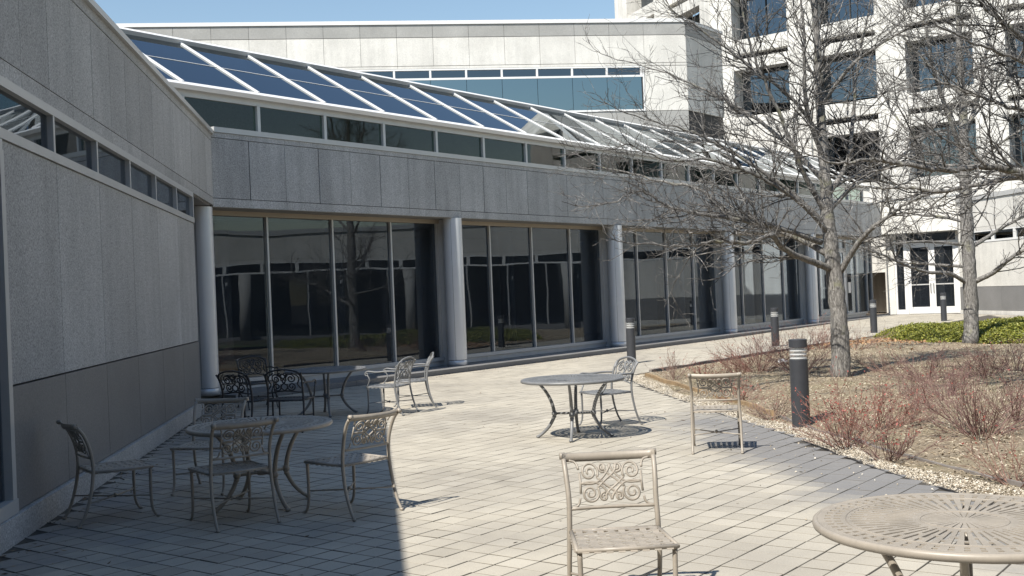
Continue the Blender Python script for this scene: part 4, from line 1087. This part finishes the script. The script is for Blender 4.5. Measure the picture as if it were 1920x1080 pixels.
limbs2 = [
    (pl([(1824, 530), (1864, 510), (1905, 477), (1960, 455), (2030, 430)], Y, 23.4), .075, .02),
    (pl([(1822, 463), (1854, 443), (1884, 424), (1925, 404), (1990, 380)], Y, 26), .062, .02),
    (pl([(1812, 530), (1778, 512), (1738, 510), (1691, 494), (1660, 481), (1610, 462)], Y, 23.6), .060, .015),
    (pl([(1810, 500), (1742, 495), (1687, 490), (1640, 470)], Y, 26.4), .045, .012),
    (pl([(1810, 459), (1742, 453), (1681, 457), (1640, 463)], Y, 24.2), .045, .012),
    (pl([(1810, 416), (1762, 406), (1701, 400), (1650, 380)], Y, 25.6), .045, .012),
    (pl([(1808, 300), (1780, 220), (1750, 130), (1735, 40), (1720, -60)], Y, 24.4), .075, .02),
    (pl([(1807, 260), (1835, 180), (1850, 90), (1870, -20)], Y, 26), .07, .02),
    (pl([(1808, 330), (1860, 280), (1920, 240), (1990, 200)], Y, 24.0), .05, .015),
    (pl([(1808, 340), (1740, 280), (1680, 220), (1640, 150)], Y, 26.4), .05, .015),
    (pl([(1803, 180), (1730, 110), (1670, 40)], Y, 25.6), .04, .012),
    (pl([(1808, 240), (1880, 150), (1940, 60)], Y, 25.0), .04, .012),
]
make_tree('bare_tree', 'straight trunked bare tree rising from the green ground cover', t2, [.185, .165, .160, .150, .125, .10, .075, .055, .035], limbs2, 22, .75, 1.15)
Y = 15.0
t3 = trunk_pts([(2210, 735), (2205, 600), (2200, 480), (2195, 380), (2190, 260), (2185, 120), (2180, -40), (2175, -200)], Y, Y)
limbs3 = [
    (pl([(2198, 420), (2080, 370), (1980, 340), (1920, 326), (1850, 312), (1770, 320), (1690, 308), (1640, 300), (1570, 304), (1500, 284)], Y, 13.6), .085, .010),
    (pl([(2198, 440), (2080, 390), (1990, 352), (1920, 332), (1840, 345), (1760, 358), (1690, 352), (1630, 352), (1585, 335)], Y, 15.6), .065, .010),
    (pl([(2190, 280), (2060, 170), (1960, 100), (1905, 62), (1866, 30), (1820, -15)], Y, 14.2), .085, .03),
    (pl([(1850, 312), (1815, 280), (1775, 262), (1745, 240), (1715, 215)], 13.9, 13.6), .028, .008),
    (pl([(2192, 330), (2060, 260), (1960, 215), (1890, 200), (1820, 175), (1750, 150), (1690, 150)], Y, 15.4), .05, .010),
    (pl([(2190, 250), (2080, 100), (1990, 20), (1930, -60)], Y, 15.4), .06, .02),
    (pl([(2188, 240), (2060, 110), (1960, 130), (1880, 100), (1800, 70), (1730, 40)], Y, 13.4), .045, .010),
]
make_tree('bare_tree', 'bare tree standing outside the right edge, its lichened boughs reaching into view', t3, [.20, .18, .17, .15, .13, .10, .07, .04], limbs3, 23, .75)

# ------------------------------------------------------------------ red twigged shrubs
def shrub_mat(name, lo, mid, hi):
    m, n, l, b = new_mat(name); p = pos(n); g = noise(n, l, p, 14, 3, .7)
    l.new(ramp(n, l, g, [(.3, lo), (.5, mid), (.72, hi)]), b.inputs['Base Color']); b.inputs['Roughness'].default_value = .8; return m
MT['shrub_brown'] = shrub_mat('purple_brown_twigs', (.10, .055, .05), (.21, .12, .105), (.36, .26, .22))
MT['shrub_red'] = shrub_mat('red_brown_twigs', (.14, .065, .05), (.27, .145, .115), (.42, .30, .245))
MT['shrub_grey'] = shrub_mat('grey_tan_twigs', (.14, .085, .07), (.28, .19, .155), (.42, .33, .27))
MT['bud_red'] = per_island('red_new_leaves', [(0, (.17, .035, .03)), (.5, (.30, .06, .05)), (1, (.38, .13, .09))], .6)
def make_shrub(x, y, rad, h, kind, leaves, label, seed, stems=46):
    rng = np.random.default_rng(seed); z0 = bed_z(np.array([x]), np.array([y]))[0]
    E = empty('shrub', (x, y, z0), label, 'shrub', group='low red twigged shrubs in the bed')
    OFF[E.name] = np.array([x, y, z0]); S = []; C = []; G = []
    for _ in range(stems):
        a = rng.uniform(0, 2 * np.pi); rr = rng.uniform(0, 1) ** .7; lean = rr * rad
        p = np.array([x + .22 * lean * math.cos(a), y + .22 * lean * math.sin(a), z0 - .03]); hh = h * rng.uniform(.6, 1.05) * (1 - .22 * rr)
        hh *= .86; d = np.array([lean * math.cos(a), lean * math.sin(a), hh]); ln = np.linalg.norm(d)
        s = sweep(rng, p, d + Z * -.1, ln, 6, .11, .03); S.append((s, rng.uniform(.0032, .0058)))
        T = np.gradient(s, axis=0)
        for _ in range(rng.integers(5, 9)):
            i = rng.integers(1, 6); c = sweep(rng, s[i], side_dir(rng, unit(T[i]), rng.uniform(.3, .8)), rng.uniform(.08, .26) * (.6 + h), 4, .18, .08); C.append((c, .0026))
            for _ in range(2): G.append((sweep(rng, c[rng.integers(1, 4)], side_dir(rng, unit(c[-1] - c[0]), .6), rng.uniform(.03, .10), 4, .15, .05), .002))
    Vs = []; Fs = []; k0 = 0
    for L in (S, C, G):
        P = np.stack([a for a, _ in L]); n = P.shape[1]; R = np.array([b for _, b in L])[:, None] * np.linspace(1, .5, n)[None]
        V, F = tubes_np(P, np.maximum(R, .0016), 3); Vs.append(V); Fs.append(F + k0); k0 += len(V)
    me = mesh_np('stems', np.concatenate(Vs) - off(E), np.concatenate(Fs), MT[kind], True)
    o = bpy.data.objects.new('stems', me); link(o, E); o['kind'] = 'stuff'
    if leaves:
        tips = np.array([c[-1] for c, _ in C + G]); tips = tips[tips[:, 2] > z0 + h * .35]; tips = tips[rng.permutation(len(tips))[:leaves]]; K = len(tips)
        a = rng.normal(0, 1, (K, 3)); a /= np.linalg.norm(a, axis=1)[:, None]; b = np.cross(a, rng.normal(0, 1, (K, 3))); b /= np.linalg.norm(b, axis=1)[:, None]
        s = rng.uniform(.008, .018, (K, 1)); V = np.stack([tips - a * s, tips - b * s * .5, tips + a * s, tips + b * s * .5], 1).reshape(-1, 3)
        me = mesh_np('leaf_buds', V - off(E), np.arange(4 * K).reshape(-1, 4), MT['bud_red']); o = bpy.data.objects.new('leaf_buds', me); link(o, E); o['kind'] = 'stuff'
def shrub_px(x, y, rad, h, kind, leaves, label, seed, stems=46):
    g = gnd(x, y, .1); make_shrub(g[0], g[1], rad, h, kind, int(leaves * .8), label, seed, int(stems * .46))
SH = [
    (1262, 706, .30, .50, 'shrub_grey', 40, 'small sparse twiggy shrub at the pointed tip of the bed', 34),
    (1425, 694, .85, .80, 'shrub_red', 160, 'broad red twigged shrub left of the first tree, below the second bollard', 110),
    (1500, 700, .75, .85, 'shrub_brown', 160, 'broad red twigged shrub just left of the first tree trunk', 100),
    (1385, 700, .50, .50, 'shrub_red', 60, 'low twiggy shrub behind the taupe chair seen from behind', 50),
    (1320, 712, .35, .28, 'shrub_red', 260, 'very low red leafed plant above the timber edging', 40),
    (1388, 742, .32, .30, 'shrub_red', 300, 'little bright red leafed plant right of the lone taupe chair', 40),
    (1450, 775, .30, .38, 'shrub_grey', 60, 'thin pale twigged shrub left of the nearest bollard', 30),
    (1590, 822, .48, .66, 'shrub_red', 420, 'red leafed twiggy shrub immediately right of the nearest bollard', 60),
    (1665, 842, .34, .48, 'shrub_brown', 170, 'dark narrow shrub with thick bare base, right of the red leafed one', 36),
    (1640, 800, .50, .55, 'shrub_red', 380, 'red leafed shrub behind the pair next to the nearest bollard', 60),
    (1725, 770, .30, .35, 'shrub_grey', 30, 'small grey tuft of twigs in the middle of the mulch', 30),
    (1838, 815, .75, .80, 'shrub_brown', 60, 'large dark vase shaped bush of bare stems on the right', 120),
    (1905, 890, .34, .48, 'shrub_red', 100, 'small red tipped shrub at the right edge nearest the camera', 36),
    (1905, 790, .50, .55, 'shrub_brown', 60, 'dull brown bush at the right edge behind the vase shaped bush', 60),
    (1740, 715, .75, .55, 'shrub_brown', 60, 'wide dull purple thicket between the two tree trunks', 90),
    (1850, 712, .70, .50, 'shrub_brown', 60, 'dull purple thicket below the second tree trunk', 80),
    (1905, 700, .70, .60, 'shrub_brown', 60, 'dull purple thicket at the right edge below the green cover', 80),
    (1660, 700, .50, .38, 'shrub_grey', 20, 'sparse grey twigs right of the first tree trunk', 44),
    (1600, 655, .80, .70, 'shrub_grey', 60, 'pale twiggy shrub behind the first tree trunk near the leaf drift', 70),
    (1690, 742, .36, .36, 'shrub_grey', 20, 'small pale tuft in the mulch between tree and dark bush', 36),
    (1775, 750, .45, .40, 'shrub_brown', 30, 'low brown tuft left of the vase shaped bush', 44),
    (1540, 650, .80, .75, 'shrub_red', 80, 'red twigged shrub at the path side behind the first tree', 70),
    (1700, 790, .28, .26, 'shrub_grey', 20, 'tiny grey tuft on bare mulch behind the red leafed shrubs', 24),
]
for i, (x, y, r, h, k, lv, lab, st) in enumerate(SH): shrub_px(x, y, r, h, k, lv, lab, 100 + i, st)

# ------------------------------------------------------------------ green ground cover
def make_cover():
    rng = np.random.default_rng(77)
    poly = [(10.0, 30.8), (9.75, 28), (10.0, 26.2), (10.5, 25.0), (11.2, 24.1), (13, 22.5), (18, 19.5), (19, 28), (15.5, 31.5), (12.8, 32.3), (11, 32.0)]
    MT['leaf_green'] = per_island('yellow_green_leaves', [(0, (.08, .10, .014)), (.5, (.20, .215, .03)), (1, (.33, .32, .06))], .55)
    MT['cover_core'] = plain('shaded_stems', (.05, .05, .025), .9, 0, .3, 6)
    P = np.array(poly); E = empty('ground_cover', (14, 29, .1), 'low bright green evergreen ground cover around the second tree', 'hedge')
    n = 260000; X = rng.uniform(9.5, 18.5, n); Yv = rng.uniform(19.5, 32.4, n)
    k = inside(poly, X, Yv) & (X < .52 * Yv + 1.2); X, Yv = X[k], Yv[k]
    edge = dist_line(np.vstack([P, P[:1]]), X, Yv); hh = .27 * (1 - np.exp(-edge / .3)) * (.9 + .15 * np.sin(X * 1.3 + 2 * np.sin(Yv * .9))) + .05 * np.sin(X * 5.1 + np.sin(Yv * 3)) * np.sin(Yv * 4.3 + X) + rng.normal(0, .025, len(X))
    z = bed_z(X, Yv) + np.maximum(.02, hh * np.where(rng.uniform(0, 1, len(X)) < .35, rng.uniform(.2, 1, len(X)), 1))
    K = len(X); print('cover leaves', K)
    a = rng.normal(0, 1, (K, 3)); a[:, 2] = np.abs(a[:, 2]) * .8; a /= np.linalg.norm(a, axis=1)[:, None]; b = np.cross(a, rng.normal(0, 1, (K, 3))); b /= np.linalg.norm(b, axis=1)[:, None]
    s = rng.uniform(.018, .034, (K, 1)); c = np.stack([X, Yv, z], 1)
    V = np.stack([c - a * s, c - b * s * .55, c + a * s, c + b * s * .55], 1).reshape(-1, 3)
    o = bpy.data.objects.new('leaves', mesh_np('leaves', V - off(E), np.arange(4 * K).reshape(-1, 4), MT['leaf_green'])); link(o, E); o['kind'] = 'stuff'
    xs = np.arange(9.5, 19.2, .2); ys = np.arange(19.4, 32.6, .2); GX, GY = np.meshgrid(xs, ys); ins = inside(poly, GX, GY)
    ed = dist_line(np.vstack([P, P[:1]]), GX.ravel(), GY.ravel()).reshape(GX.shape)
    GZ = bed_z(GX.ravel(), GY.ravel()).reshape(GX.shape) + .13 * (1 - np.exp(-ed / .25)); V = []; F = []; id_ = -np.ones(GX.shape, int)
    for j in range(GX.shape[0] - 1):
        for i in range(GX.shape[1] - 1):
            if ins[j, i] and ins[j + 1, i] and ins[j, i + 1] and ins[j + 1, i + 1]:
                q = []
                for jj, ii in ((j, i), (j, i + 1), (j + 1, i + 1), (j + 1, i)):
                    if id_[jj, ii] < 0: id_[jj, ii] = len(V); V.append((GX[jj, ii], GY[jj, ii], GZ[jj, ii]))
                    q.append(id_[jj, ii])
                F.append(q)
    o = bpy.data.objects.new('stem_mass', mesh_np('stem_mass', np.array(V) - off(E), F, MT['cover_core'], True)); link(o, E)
make_cover()
